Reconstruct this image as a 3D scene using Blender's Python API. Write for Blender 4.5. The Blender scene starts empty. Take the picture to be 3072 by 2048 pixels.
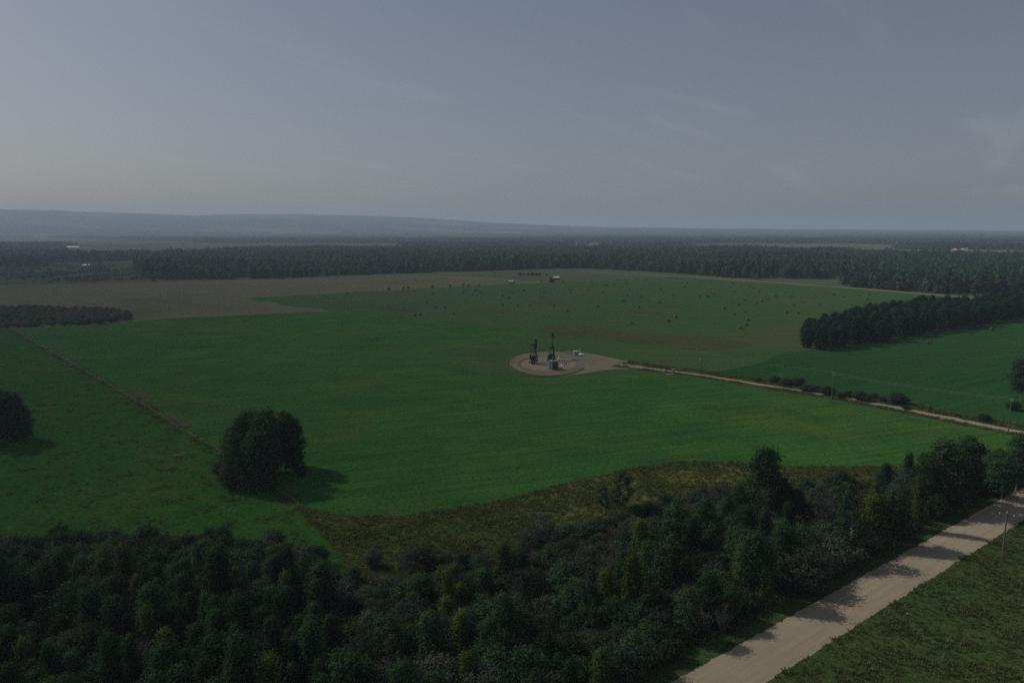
import bpy, bmesh, math, random
import numpy as np
from mathutils import Vector, Matrix
from mathutils.geometry import delaunay_2d_cdt

scene = bpy.context.scene
C = scene.collection
R = math.radians

# ------------------------------------------------------------------ camera
CAM_H, HFOV, HORIZON = 60.0, 70.0, 690.0           # metres, degrees, row of the horizon in the 3072x2048 photo
FPX = 1536 / math.tan(R(HFOV / 2))
PITCH = math.atan((1024 - HORIZON) / FPX)
cam_d = bpy.data.cameras.new('camera')
cam_d.sensor_width = 36.0
cam_d.lens = 18.0 / math.tan(R(HFOV / 2))
cam_d.clip_start = 0.5
cam_d.clip_end = 90000
cam = bpy.data.objects.new('camera', cam_d)
C.objects.link(cam)
cam.location = (0, 0, CAM_H)
cam.rotation_euler = (math.pi / 2 - PITCH, 0, 0)
scene.camera = cam

# ------------------------------------------------------------------ sky, sun, exposure
SUN_EL, SUN_AZ = 42.0, -66.0                       # azimuth clockwise from +Y
world = bpy.data.worlds.new('World')
scene.world = world
world.use_nodes = True
wn, wl = world.node_tree.nodes, world.node_tree.links
bg = wn['Background']
bg.inputs['Strength'].default_value = 0.112
sky = wn.new('ShaderNodeTexSky')
sky.sky_type = 'NISHITA'
sky.sun_disc = False
sky.sun_elevation = R(SUN_EL)
sky.sun_rotation = R(SUN_AZ)
sky.air_density = 1.0
sky.dust_density = 1.8
sky.ozone_density = 1.0
hs = wn.new('ShaderNodeHueSaturation')
hs.inputs['Saturation'].default_value = 1.05
wl.new(sky.outputs[0], hs.inputs['Color'])
veil = wn.new('ShaderNodeMixRGB')                  # even smoke veil over the whole sky
veil.inputs['Fac'].default_value = 0.38
veil.inputs['Color2'].default_value = (3.2, 2.85, 3.4, 1)
wl.new(hs.outputs[0], veil.inputs['Color1'])
# thin cirrus streaks, laid out on a flat layer high above
tc = wn.new('ShaderNodeTexCoord')
sep = wn.new('ShaderNodeSeparateXYZ')
wl.new(tc.outputs['Generated'], sep.inputs[0])
zc = wn.new('ShaderNodeMath'); zc.operation = 'MAXIMUM'; zc.inputs[1].default_value = 0.02
wl.new(sep.outputs['Z'], zc.inputs[0])
zp = wn.new('ShaderNodeMath'); zp.operation = 'ADD'; zp.inputs[1].default_value = 0.05
wl.new(zc.outputs[0], zp.inputs[0])
dv = wn.new('ShaderNodeVectorMath'); dv.operation = 'SCALE'
inv = wn.new('ShaderNodeMath'); inv.operation = 'DIVIDE'; inv.inputs[0].default_value = 1.0
wl.new(zp.outputs[0], inv.inputs[1])
wl.new(tc.outputs['Generated'], dv.inputs[0]); wl.new(inv.outputs[0], dv.inputs['Scale'])
mp = wn.new('ShaderNodeMapping')
mp.vector_type = 'TEXTURE'
mp.inputs['Rotation'].default_value = (0, 0, R(58))
mp.inputs['Location'].default_value = (0.6, 0.3, 0)
mp.inputs['Scale'].default_value = (3.2, 0.62, 1.0)
wl.new(dv.outputs[0], mp.inputs['Vector'])
cn = wn.new('ShaderNodeTexNoise')
cn.inputs['Scale'].default_value = 1.0
cn.inputs['Detail'].default_value = 7
cn.inputs['Roughness'].default_value = 0.55
cn.inputs['Distortion'].default_value = 0.5
wl.new(mp.outputs[0], cn.inputs['Vector'])
cr = wn.new('ShaderNodeMapRange')
cr.interpolation_type = 'SMOOTHSTEP'
cr.inputs['From Min'].default_value = 0.54
cr.inputs['From Max'].default_value = 0.84
cr.inputs['To Min'].default_value = 0.0
cr.inputs['To Max'].default_value = 0.26
wl.new(cn.outputs['Fac'], cr.inputs['Value'])
cm = wn.new('ShaderNodeMixRGB')
cm.inputs['Color2'].default_value = (6.6, 7.0, 7.6, 1)
wl.new(cr.outputs[0], cm.inputs['Fac'])
wl.new(veil.outputs[0], cm.inputs['Color1'])
wl.new(cm.outputs[0], bg.inputs['Color'])

sun_d = bpy.data.lights.new('sun', 'SUN')
sun_d.energy = 5.0
sun_d.angle = R(0.6)
sun_d.color = (1.0, 0.93, 0.82)
sun = bpy.data.objects.new('sun', sun_d)
C.objects.link(sun)
az, el = R(SUN_AZ), R(SUN_EL)
to_sun = Vector((math.sin(az) * math.cos(el), math.cos(az) * math.cos(el), math.sin(el)))
sun.rotation_euler = to_sun.to_track_quat('Z', 'Y').to_euler()
sun.location = (-300, 120, 300)

scene.view_settings.view_transform = 'Standard'
scene.view_settings.look = 'None'
scene.view_settings.gamma = 1
scene.view_settings.use_curve_mapping = False
scene.view_settings.exposure = -0.86
scene.render.engine = 'CYCLES'
cy = scene.cycles
cy.use_denoising = False
cy.sample_clamp_indirect = 4.0
cy.max_bounces = 4
cy.diffuse_bounces = 2
cy.glossy_bounces = 1
cy.transmission_bounces = 2
cy.transparent_max_bounces = 4
cy.volume_bounces = 0
cy.use_adaptive_sampling = False

# ------------------------------------------------------------------ pixel -> place on the ground, and back
sp, cp = math.sin(PITCH), math.cos(PITCH)
def P(x, y, z=0.0):
    u, v = (x - 1536) / FPX, (1024 - y) / FPX
    d = (u, cp + v * sp, -sp + v * cp)
    t = (z - CAM_H) / d[2]
    return Vector((t * d[0], t * d[1], z))
def Hpx(x, yb, yt):
    """height in metres of something standing at photo point (x, yb) whose top is seen in row yt"""
    b = P(x, yb)
    v = (1024 - yt) / FPX
    d = (cp + v * sp, -sp + v * cp)
    return CAM_H + b.y / d[0] * d[1]
def px_of(X, Y, Z=0.0):
    X, Y, Z = np.asarray(X, float), np.asarray(Y, float), np.asarray(Z, float) - CAM_H
    f = Y * cp - Z * sp
    up = Y * sp + Z * cp
    return 1536 + FPX * X / f, 1024 - FPX * up / f
def in_poly(px, py, poly):
    px, py = np.asarray(px, float), np.asarray(py, float)
    ins = np.zeros(px.shape, bool)
    n = len(poly)
    for i in range(n):
        x0, y0 = poly[i][0], poly[i][1]
        x1, y1 = poly[(i + 1) % n][0], poly[(i + 1) % n][1]
        if y0 == y1: continue
        c = ((y0 > py) != (y1 > py)) & (px < (x1 - x0) * (py - y0) / (y1 - y0) + x0)
        ins ^= c
    return ins
ROAD_A, ROAD_B = P(2015, 2048), P(3072, 1460)
RD = (ROAD_B - ROAD_A).normalized()                 # along the gravel road
RN = Vector((-RD.y, RD.x, 0))                       # to its left (away from the camera)
ROAD_W = 7.7

# ------------------------------------------------------------------ materials
def new_mat(name):
    m = bpy.data.materials.new(name)
    m.use_nodes = True
    n, l = m.node_tree.nodes, m.node_tree.links
    n.clear()
    out = n.new('ShaderNodeOutputMaterial')
    return m, n, l, out
def lin(c):
    return (c[0], c[1], c[2], 1)
def noise(n, l, vec, scale, detail=4, rough=0.6, dist=0.0):
    t = n.new('ShaderNodeTexNoise')
    t.inputs['Scale'].default_value = scale
    t.inputs['Detail'].default_value = detail
    t.inputs['Roughness'].default_value = rough
    t.inputs['Distortion'].default_value = dist
    l.new(vec, t.inputs['Vector'])
    return t.outputs['Fac']
def remap(n, l, v, a, b, c=0.0, d=1.0):
    r = n.new('ShaderNodeMapRange')
    r.inputs['From Min'].default_value = a; r.inputs['From Max'].default_value = b
    r.inputs['To Min'].default_value = c; r.inputs['To Max'].default_value = d
    l.new(v, r.inputs['Value'])
    return r.outputs[0]
def mix(n, l, f, a, b, mode='MIX'):
    m = n.new('ShaderNodeMixRGB'); m.blend_type = mode
    for s, v in ((m.inputs['Fac'], f), (m.inputs['Color1'], a), (m.inputs['Color2'], b)):
        if isinstance(v, (int, float)): s.default_value = v
        elif isinstance(v, tuple): s.default_value = lin(v)
        else: l.new(v, s)
    return m.outputs[0]
def turf(name, c1, c2, c3, big=0.02, mid=0.25, fine=1.6, streak=None, bump=0.35, spots=0.0, c4=None, patch=0.006):
    """grass or crop: broad drifts c1-c2, clumps towards c3, rows along STREAK (degrees), rare dry patches c4"""
    m, n, l, out = new_mat(name)
    g = n.new('ShaderNodeNewGeometry').outputs['Position']
    a = remap(n, l, noise(n, l, g, big, 5, 0.6, 0.4), 0.33, 0.68)
    col = mix(n, l, a, c1, c2)
    if c4:
        p = remap(n, l, noise(n, l, g, patch, 4, 0.6, 0.8), 0.52, 0.68)
        col = mix(n, l, p, col, c4)
    b = remap(n, l, noise(n, l, g, mid, 4, 0.65), 0.42, 0.72, 0, 0.75)
    col = mix(n, l, b, col, c3)
    f = noise(n, l, g, fine, 4, 0.8)
    col = mix(n, l, 1.0, col, mix(n, l, remap(n, l, f, 0.32, 0.68), (0.56, 0.60, 0.55), (1.40, 1.36, 1.34)), 'MULTIPLY')
    h = f
    if streak is not None:
        mp = n.new('ShaderNodeMapping')
        mp.inputs['Rotation'].default_value = (0, 0, R(streak))
        mp.vector_type = 'TEXTURE'
        mp.inputs['Scale'].default_value = (45.45, 2.381, 10)
        l.new(g, mp.inputs['Vector'])
        s = noise(n, l, mp.outputs[0], 1.0, 4, 0.6, 0.3)
        col = mix(n, l, 1.0, col, mix(n, l, remap(n, l, s, 0.34, 0.66), (0.83, 0.85, 0.83), (1.17, 1.14, 1.14)), 'MULTIPLY')
    bp = n.new('ShaderNodeBump')
    bp.inputs['Strength'].default_value = 0.8
    bp.inputs['Distance'].default_value = bump
    l.new(h, bp.inputs['Height'])
    d = n.new('ShaderNodeBsdfDiffuse')
    d.inputs['Roughness'].default_value = 1.0
    l.new(col, d.inputs['Color']); l.new(bp.outputs[0], d.inputs['Normal'])
    l.new(d.outputs[0], out.inputs['Surface'])
    return m
def leaf_mat(name, c1, c2, var=0.35, hue=0.03, trans=0.28):
    m, n, l, out = new_mat(name)
    at = n.new('ShaderNodeAttribute'); at.attribute_name = 'tint'
    oi = n.new('ShaderNodeObjectInfo')
    col = mix(n, l, at.outputs['Fac'], c1, c2)
    h = n.new('ShaderNodeHueSaturation')
    l.new(remap(n, l, oi.outputs['Random'], 0, 1, 0.5 - hue, 0.5 + hue), h.inputs['Hue'])
    wh = n.new('ShaderNodeTexWhiteNoise'); wh.noise_dimensions = '1D'
    l.new(oi.outputs['Random'], wh.inputs['W'])
    l.new(remap(n, l, wh.outputs['Value'], 0, 1, 1 - var, 1 + var), h.inputs['Value'])
    l.new(col, h.inputs['Color'])
    d = n.new('ShaderNodeBsdfDiffuse'); t = n.new('ShaderNodeBsdfTranslucent')
    ms = n.new('ShaderNodeMixShader'); ms.inputs[0].default_value = trans
    l.new(h.outputs[0], d.inputs['Color']); l.new(h.outputs[0], t.inputs['Color'])
    l.new(d.outputs[0], ms.inputs[1]); l.new(t.outputs[0], ms.inputs[2])
    l.new(ms.outputs[0], out.inputs['Surface'])
    return m
def paint(name, c, rough=0.6, metal=0.0, var=0.25, scale=3.0):
    m, n, l, out = new_mat(name)
    tcn = n.new('ShaderNodeTexCoord').outputs['Object']
    f = noise(n, l, tcn, scale, 5, 0.65)
    col = mix(n, l, remap(n, l, f, 0.3, 0.7), tuple(v * (1 - var) for v in c), tuple(min(v * (1 + var), 0.95) for v in c))
    p = n.new('ShaderNodeBsdfPrincipled')
    p.inputs['Roughness'].default_value = rough
    p.inputs['Metallic'].default_value = metal
    l.new(col, p.inputs['Base Color'])
    l.new(p.outputs[0], out.inputs['Surface'])
    return m
def gravel(name, c1, c2, c3, along=None):
    m, n, l, out = new_mat(name)
    g = n.new('ShaderNodeNewGeometry').outputs['Position']
    col = mix(n, l, remap(n, l, noise(n, l, g, 0.12, 5, 0.6, 0.5), 0.35, 0.65), c1, c2)
    if along is not None:
        mp = n.new('ShaderNodeMapping')
        mp.inputs['Rotation'].default_value = (0, 0, R(along))
        mp.vector_type = 'TEXTURE'
        mp.inputs['Scale'].default_value = (33.33, 0.909, 10)
        l.new(g, mp.inputs['Vector'])
        s = noise(n, l, mp.outputs[0], 1.0, 4, 0.6, 0.2)
        col = mix(n, l, remap(n, l, s, 0.4, 0.66, 0, 0.8), col, c3)
    else:
        col = mix(n, l, remap(n, l, noise(n, l, g, 0.45, 5, 0.7, 1.0), 0.48, 0.7, 0, 0.85), col, c3)
    f = noise(n, l, g, 4.0, 3, 0.8)
    col = mix(n, l, 1.0, col, mix(n, l, remap(n, l, f, 0.3, 0.7), (0.85, 0.85, 0.85), (1.13, 1.13, 1.13)), 'MULTIPLY')
    bp = n.new('ShaderNodeBump'); bp.inputs['Strength'].default_value = 0.5; bp.inputs['Distance'].default_value = 0.05
    l.new(f, bp.inputs['Height'])
    d = n.new('ShaderNodeBsdfDiffuse'); d.inputs['Roughness'].default_value = 1.0
    l.new(col, d.inputs['Color']); l.new(bp.outputs[0], d.inputs['Normal'])
    l.new(d.outputs[0], out.inputs['Surface'])
    return m
def bark(name, c1, c2):
    return paint(name, tuple((a + b) / 2 for a, b in zip(c1, c2)), 0.95, 0, 0.35, 6.0)

M = {}
M['land'] = turf('land', (0.075, 0.105, 0.050), (0.125, 0.125, 0.065), (0.065, 0.095, 0.045), 0.0018, 0.004, 0.2, None, 0.1)
M['lush'] = turf('lush_crop', (0.032, 0.112, 0.024), (0.049, 0.136, 0.027), (0.024, 0.090, 0.021), 0.018, 0.06, 1.0, 20, 0.6, c4=(0.062, 0.124, 0.024), patch=0.014)
M['pasture'] = turf('pasture_grass', (0.027, 0.106, 0.018), (0.045, 0.120, 0.021), (0.019, 0.078, 0.014), 0.02, 0.22, 1.1, None, 0.6, c4=(0.060, 0.112, 0.024), patch=0.02)
M['hay'] = turf('mown_hay_field', (0.048, 0.098, 0.031), (0.036, 0.097, 0.031), (0.062, 0.100, 0.033), 0.009, 0.05, 0.8, -8, 0.3, c4=(0.076, 0.088, 0.034), patch=0.008)
M['hayright'] = turf('green_hay_regrowth', (0.016, 0.068, 0.021), (0.022, 0.078, 0.023), (0.030, 0.070, 0.021), 0.012, 0.10, 0.9, 28, 0.3)
M['stubble'] = turf('stubble', (0.120, 0.120, 0.072), (0.150, 0.126, 0.078), (0.096, 0.116, 0.064), 0.007, 0.05, 0.7, 8, 0.2, c4=(0.072, 0.104, 0.036), patch=0.006)
M['weedy'] = turf('weedy_patch', (0.074, 0.080, 0.034), (0.062, 0.084, 0.032), (0.070, 0.066, 0.034), 0.03, 0.2, 1.2, 5, 0.4)
M['rough'] = turf('rough_grass', (0.080, 0.104, 0.022), (0.046, 0.092, 0.018), (0.062, 0.066, 0.022), 0.05, 0.25, 1.4, 10, 0.6)
M['verge'] = turf('verge_grass', (0.048, 0.088, 0.026), (0.070, 0.088, 0.032), (0.034, 0.070, 0.022), 0.06, 0.3, 1.6, None, 0.6)
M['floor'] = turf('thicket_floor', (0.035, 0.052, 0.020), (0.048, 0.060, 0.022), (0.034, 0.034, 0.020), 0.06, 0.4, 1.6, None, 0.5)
M['marsh'] = turf('marsh_meadow', (0.060, 0.080, 0.040), (0.080, 0.084, 0.046), (0.045, 0.060, 0.032), 0.008, 0.03, 0.5, None, 0.4)
M['pale'] = turf('pale_meadow', (0.070, 0.105, 0.050), (0.085, 0.110, 0.052), (0.060, 0.090, 0.045), 0.006, 0.03, 0.5, None, 0.2)
M['farfield'] = turf('far_field', (0.075, 0.120, 0.050), (0.095, 0.125, 0.060), (0.070, 0.100, 0.050), 0.003, 0.02, 0.2, None, 0.1)
M['farwheat'] = turf('far_ripe_field', (0.15, 0.13, 0.06), (0.14, 0.14, 0.06), (0.11, 0.12, 0.05), 0.003, 0.02, 0.2, None, 0.1)
M['road'] = gravel('road_gravel', (0.290, 0.248, 0.175), (0.320, 0.275, 0.195), (0.245, 0.212, 0.155), 37.2)
M['lease'] = gravel('lease_gravel', (0.255, 0.225, 0.160), (0.285, 0.250, 0.180), (0.215, 0.195, 0.140), -48.7)
M['pad'] = gravel('pad_clay', (0.165, 0.150, 0.105), (0.205, 0.185, 0.130), (0.115, 0.108, 0.074))
M['padpale'] = gravel('pad_gravel', (0.225, 0.195, 0.135), (0.255, 0.220, 0.155), (0.170, 0.145, 0.100))
M['soil'] = gravel('bare_soil', (0.095, 0.085, 0.052), (0.080, 0.080, 0.044), (0.050, 0.082, 0.028))
M['dryturf'] = turf('dry_turf', (0.128, 0.132, 0.034), (0.100, 0.128, 0.030), (0.096, 0.090, 0.036), 0.05, 0.25, 1.4, 10, 0.6)
M['rut'] = gravel('damp_rut', (0.105, 0.090, 0.060), (0.150, 0.125, 0.085), (0.090, 0.082, 0.052))

M['willow'] = leaf_mat('willow_leaf', (0.040, 0.060, 0.038), (0.062, 0.082, 0.052), 0.40, 0.03)
M['willowdark'] = leaf_mat('willow_leaf_dark', (0.028, 0.048, 0.030), (0.042, 0.062, 0.038), 0.35, 0.03)
M['alder'] = leaf_mat('alder_leaf', (0.024, 0.054, 0.024), (0.038, 0.072, 0.028), 0.35, 0.025)
M['poplar'] = leaf_mat('poplar_leaf', (0.024, 0.054, 0.024), (0.036, 0.070, 0.028), 0.35, 0.02)
M['birch'] = leaf_mat('birch_leaf', (0.042, 0.080, 0.019), (0.074, 0.100, 0.022), 0.25, 0.015)
M['aspen'] = leaf_mat('aspen_leaf', (0.026, 0.056, 0.026), (0.044, 0.080, 0.034), 0.25, 0.02)
M['grove'] = leaf_mat('grove_leaf', (0.013, 0.042, 0.022), (0.024, 0.058, 0.028), 0.25, 0.02)
M['wood'] = leaf_mat('woodland_leaf', (0.020, 0.056, 0.032), (0.044, 0.088, 0.042), 0.55, 0.04)
M['spruce'] = leaf_mat('spruce_needle', (0.016, 0.034, 0.022), (0.028, 0.046, 0.028), 0.25, 0.02, 0.1)
M['twig'] = bark('bare_twig', (0.09, 0.08, 0.07), (0.14, 0.12, 0.11))
M['bark'] = bark('grey_bark', (0.13, 0.12, 0.10), (0.20, 0.19, 0.16))
M['palebark'] = bark('pale_bark', (0.30, 0.29, 0.25), (0.42, 0.40, 0.35))
M['grassblade'] = leaf_mat('grass_blade', (0.062, 0.105, 0.030), (0.095, 0.112, 0.040), 0.25, 0.02)
M['dryblade'] = leaf_mat('dry_grass_blade', (0.105, 0.104, 0.034), (0.105, 0.122, 0.034), 0.25, 0.02)
M['iron'] = paint('black_painted_steel', (0.008, 0.011, 0.012), 0.6)
M['irongrey'] = paint('dark_grey_steel', (0.040, 0.052, 0.056), 0.55)
M['teal'] = paint('dark_teal_cladding', (0.024, 0.060, 0.060), 0.5)
M['grey'] = paint('grey_cladding', (0.13, 0.155, 0.16), 0.55)
M['white'] = paint('white_paint', (0.66, 0.66, 0.62), 0.5, 0, 0.12)
M['tankgrey'] = paint('tank_grey', (0.17, 0.22, 0.225), 0.55)
M['timber'] = paint('weathered_timber', (0.11, 0.085, 0.06), 0.9)
M['galv'] = paint('galvanised_metal', (0.36, 0.37, 0.37), 0.45, 0.3)
M['porcelain'] = paint('grey_porcelain', (0.55, 0.57, 0.57), 0.3)
M['wire'] = paint('aluminium_wire', (0.40, 0.41, 0.41), 0.4, 0.4)
M['hayb'] = paint('baled_hay', (0.082, 0.072, 0.046), 1.0, 0, 0.35, 2.0)
M['netwrap'] = paint('net_wrap', (0.15, 0.14, 0.10), 0.8, 0, 0.25, 2.0)
M['redroof'] = paint('red_roof', (0.22, 0.07, 0.05), 0.7)
M['darkwall'] = paint('dark_wall', (0.06, 0.055, 0.05), 0.8)
M['glass'] = paint('dark_glass', (0.02, 0.025, 0.03), 0.1, 0, 0.05)
M['concrete'] = paint('concrete', (0.33, 0.32, 0.29), 0.9)

# ------------------------------------------------------------------ mesh helpers
def tag(o, label=None, cat=None, group=None, kind=None):
    if label: o['label'] = label
    if cat: o['category'] = cat
    if group: o['group'] = group
    if kind: o['kind'] = kind
    return o
def link(o, parent=None):
    C.objects.link(o)
    if parent: o.parent = parent
    return o
def empty(name, loc, rz=0.0, s=1.0):
    o = bpy.data.objects.new(name, None)
    o.empty_display_size = 0.5
    o.location = loc; o.rotation_euler = (0, 0, rz); o.scale = (s, s, s)
    return link(o)
class MB:
    def __init__(self): self.v, self.f = [], []
    def add(self, vs, fs):
        k = len(self.v); self.v += [tuple(p) for p in vs]; self.f += [tuple(i + k for i in f) for f in fs]
        return self
    def box(self, c, s, rot=None):
        c = Vector(c); hx, hy, hz = s[0] / 2, s[1] / 2, s[2] / 2
        vs = [Vector((x, y, z)) for z in (-hz, hz) for x, y in ((-hx, -hy), (hx, -hy), (hx, hy), (-hx, hy))]
        if rot is not None: vs = [rot @ p for p in vs]
        return self.add([c + p for p in vs], [(3, 2, 1, 0), (4, 5, 6, 7), (0, 1, 5, 4), (1, 2, 6, 5), (2, 3, 7, 6), (3, 0, 4, 7)])
    def tube(self, pts, rad, n=6, cap=True):
        pts = [Vector(p) for p in pts]
        if not hasattr(rad, '__len__'): rad = [rad] * len(pts)
        k = len(self.v)
        for i, p in enumerate(pts):
            d = (pts[min(i + 1, len(pts) - 1)] - pts[max(i - 1, 0)])
            d = d.normalized() if d.length else Vector((0, 0, 1))
            a = d.orthogonal() if abs(d.z) < 0.9 else d.cross(Vector((0, 1, 0)))
            a.normalize(); b = d.cross(a)
            for j in range(n):
                t = 2 * math.pi * j / n
                self.v.append(tuple(p + (a * math.cos(t) + b * math.sin(t)) * rad[i]))
        for i in range(len(pts) - 1):
            for j in range(n):
                q = k + i * n
                self.f.append((q + j, q + (j + 1) % n, q + n + (j + 1) % n, q + n + j))
        if cap:
            self.f.append(tuple(k + j for j in reversed(range(n))))
            self.f.append(tuple(k + (len(pts) - 1) * n + j for j in range(n)))
        return self
    def bar(self, a, b, w, h=None):
        """square bar between two points"""
        a, b = Vector(a), Vector(b); h = h or w
        d = b - a
        q = d.to_track_quat('Y', 'Z').to_matrix()
        return self.box((a + b) / 2, (w, d.length, h), q)
    def lathe(self, prof, n=16, c=(0, 0, 0), cap=True):
        k = len(self.v)
        for r, z in prof:
            for j in range(n):
                t = 2 * math.pi * j / n
                self.v.append((c[0] + r * math.cos(t), c[1] + r * math.sin(t), c[2] + z))
        for i in range(len(prof) - 1):
            for j in range(n):
                q = k + i * n
                self.f.append((q + j, q + (j + 1) % n, q + n + (j + 1) % n, q + n + j))
        if cap:
            self.f.append(tuple(k + j for j in reversed(range(n))))
            self.f.append(tuple(k + (len(prof) - 1) * n + j for j in range(n)))
        return self
    def mesh(self, name, mat, smooth=False):
        me = bpy.data.meshes.new(name)
        me.from_pydata(self.v, [], self.f)
        me.materials.append(mat)
        if smooth:
            me.polygons.foreach_set('use_smooth', [True] * len(me.polygons))
        me.update()
        return me
    def build(self, name, mat, parent=None, smooth=False):
        return link(bpy.data.objects.new(name, self.mesh(name, mat, smooth)), parent)
def quads_mesh(name, V, tint, mat):
    """V (n,4,3) separate quads with a tint value for each"""
    n = len(V)
    me = bpy.data.meshes.new(name)
    me.vertices.add(4 * n); me.loops.add(4 * n); me.polygons.add(n)
    me.vertices.foreach_set('co', np.ascontiguousarray(V, np.float32).ravel())
    me.loops.foreach_set('vertex_index', np.arange(4 * n, dtype=np.int32))
    me.polygons.foreach_set('loop_start', np.arange(0, 4 * n, 4, dtype=np.int32))
    at = me.attributes.new('tint', 'FLOAT', 'POINT')
    at.data.foreach_set('value', np.repeat(np.asarray(tint, np.float32), 4))
    me.materials.append(mat)
    me.update(calc_edges=True)
    return me
def leaf_quads(cen, nrm, size, rng, asp=0.62):
    n = len(cen)
    nrm = nrm / (np.linalg.norm(nrm, axis=1, keepdims=True) + 1e-9)
    r = rng.normal(size=(n, 3))
    t = np.cross(nrm, r); t /= (np.linalg.norm(t, axis=1, keepdims=True) + 1e-9)
    b = np.cross(nrm, t)
    s = size[:, None]
    fold = nrm * s * 0.18
    return np.stack([cen - t * s, cen + b * s * asp - fold, cen + t * s, cen - b * s * asp - fold], 1)
def ico_dirs(rng, n):
    d = rng.normal(size=(n, 3)); return d / np.linalg.norm(d, axis=1, keepdims=True)

# ------------------------------------------------------------------ ground: one sheet to the horizon, with the low hills in it
PXTOP = [(-900, 44), (0, 48), (350, 43), (600, 40), (900, 43), (1100, 39), (1250, 34), (1400, 25), (1600, 14), (1800, 8), (2050, 4), (2400, 1), (2800, -2), (3300, -5), (4200, -8)]
def smooth(a, b, x):
    t = np.clip((x - a) / (b - a), 0, 1); return t * t * (3 - 2 * t)
def vnoise(x, y, s, seed=0):
    rs = np.random.RandomState(seed); o = rs.rand(6, 4)
    v = 0
    for k in range(6):
        a = o[k, 0] * 6.283
        v = v + np.sin((x * math.cos(a) + y * math.sin(a)) / s * (0.6 + o[k, 1]) * 6.283 + o[k, 2] * 6.283 + 1.3 * np.sin((x * math.sin(a) - y * math.cos(a)) / s * 3.1 + o[k, 3] * 6.283))
    return v / 6
def terrain(x, y):
    x, y = np.asarray(x, float), np.asarray(y, float)
    r = np.hypot(x, y)
    yy = np.maximum(y, 1e-3)
    col = np.where(y > 0, 1536 + FPX * x / (yy * cp + CAM_H * sp), np.where(x > 0, 4200, -900))
    px = np.interp(col, [p[0] for p in PXTOP], [p[1] for p in PXTOP])
    px = px + 2.0 * vnoise(x, y, 2600, 3) + 0.8 * vnoise(x, y, 900, 4)
    top = np.maximum(0, 45 + 12000 * px / FPX) * np.where(y > 0, 1.0, 0.3)
    front = smooth(6000, 12000, r)
    back = 1 - 0.6 * smooth(12500, 18000, r)
    z = top * front ** 1.3 * back
    z = z * (1 + 0.18 * vnoise(x, y, 3000, 5) * smooth(6000, 7500, r) * (1 - smooth(10500, 12000, r)))
    return z
def build_ground():
    nr, na = 170, 360
    rr = np.concatenate([[0.0], np.geomspace(40, 30000, nr)])
    aa = np.linspace(-math.pi, math.pi, na, endpoint=False)
    A, Rr = np.meshgrid(aa, rr[1:])
    X, Y = Rr * np.sin(A), Rr * np.cos(A)
    Z = terrain(X, Y)
    v = np.concatenate([[[0, 0, 0]], np.stack([X, Y, Z], -1).reshape(-1, 3)])
    f = []
    for j in range(na):
        f.append((0, 1 + (j + 1) % na, 1 + j))
    for i in range(nr - 1):
        q = 1 + i * na
        for j in range(na):
            j2 = (j + 1) % na
            f.append((q + j, q + j2, q + na + j2, q + na + j))
    me = bpy.data.meshes.new('ground')
    me.from_pydata(v.tolist(), [], f)
    me.materials.append(M['land'])
    me.update()
    bm = bmesh.new(); bm.from_mesh(me); bmesh.ops.recalc_face_normals(bm, faces=bm.faces); bm.to_mesh(me); bm.free()
    me.polygons.foreach_set('use_smooth', [True] * len(me.polygons))
    o = link(bpy.data.objects.new('ground', me))
    return tag(o, 'flat farmland reaching to low wooded hills on the hazy horizon', None, None, 'structure')
build_ground()

def dense(pts, step, amp, rng, closed=True):
    """world polygon with points every STEP metres, its edge made ragged by AMP metres"""
    out = []
    n = len(pts)
    for i in range(n if closed else n - 1):
        a, b = pts[i], pts[(i + 1) % n]
        L = (b - a).length
        k = max(1, min(90, int(L / step)))
        nn = Vector((-(b - a).y, (b - a).x, 0)).normalized() if L > 0 else Vector((0, 0, 0))
        w = 0.0
        for j in range(k):
            w = 0.6 * w + rng.gauss(0, amp)
            p = a.lerp(b, j / k) + nn * (w if 0 < j else 0.0)
            out.append((p.x, p.y))
    return out
def smooth_px(px, it=2):
    """rounds the corners of a photo polygon"""
    for _ in range(it):
        q = []
        for i in range(len(px)):
            a, b = px[i], px[(i + 1) % len(px)]
            q += [(a[0] * .75 + b[0] * .25, a[1] * .75 + b[1] * .25), (a[0] * .25 + b[0] * .75, a[1] * .25 + b[1] * .75)]
        px = q
    return px
def sheet(name, wpts, z, mat, label, step=4.0, amp=0.4, seed=1, ter=False):
    rng = random.Random(seed)
    pts = dense(wpts, step, amp, rng)
    ring = list(range(len(pts)))
    if ter:
        xs_, ys_ = [p[0] for p in pts], [p[1] for p in pts]
        gx, gy = np.meshgrid(np.arange(min(xs_), max(xs_), 110.0), np.arange(min(ys_), max(ys_), 110.0))
        k_ = in_poly(gx.ravel(), gy.ravel(), pts)
        pts = pts + list(zip(gx.ravel()[k_].tolist(), gy.ravel()[k_].tolist()))
    res = delaunay_2d_cdt([Vector(p) for p in pts], [], [ring], 1, 1e-5)
    vs = [(p.x, p.y, z) for p in res[0]]
    if ter:
        zz = terrain([p[0] for p in vs], [p[1] for p in vs])
        vs = [(p[0], p[1], z + float(h)) for p, h in zip(vs, zz)]
    me = bpy.data.meshes.new(name)
    me.from_pydata(vs, [], [tuple(f) for f in res[2]])
    me.materials.append(mat)
    me.update()
    bm = bmesh.new(); bm.from_mesh(me)
    for f in bm.faces:
        f.normal_update()
        if f.normal.z < 0: f.normal_flip()
    bm.to_mesh(me); bm.free()
    o = link(bpy.data.objects.new(name, me))
    return tag(o, label, None, None, 'structure')
def pw(px): return [P(*p) for p in px]

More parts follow.
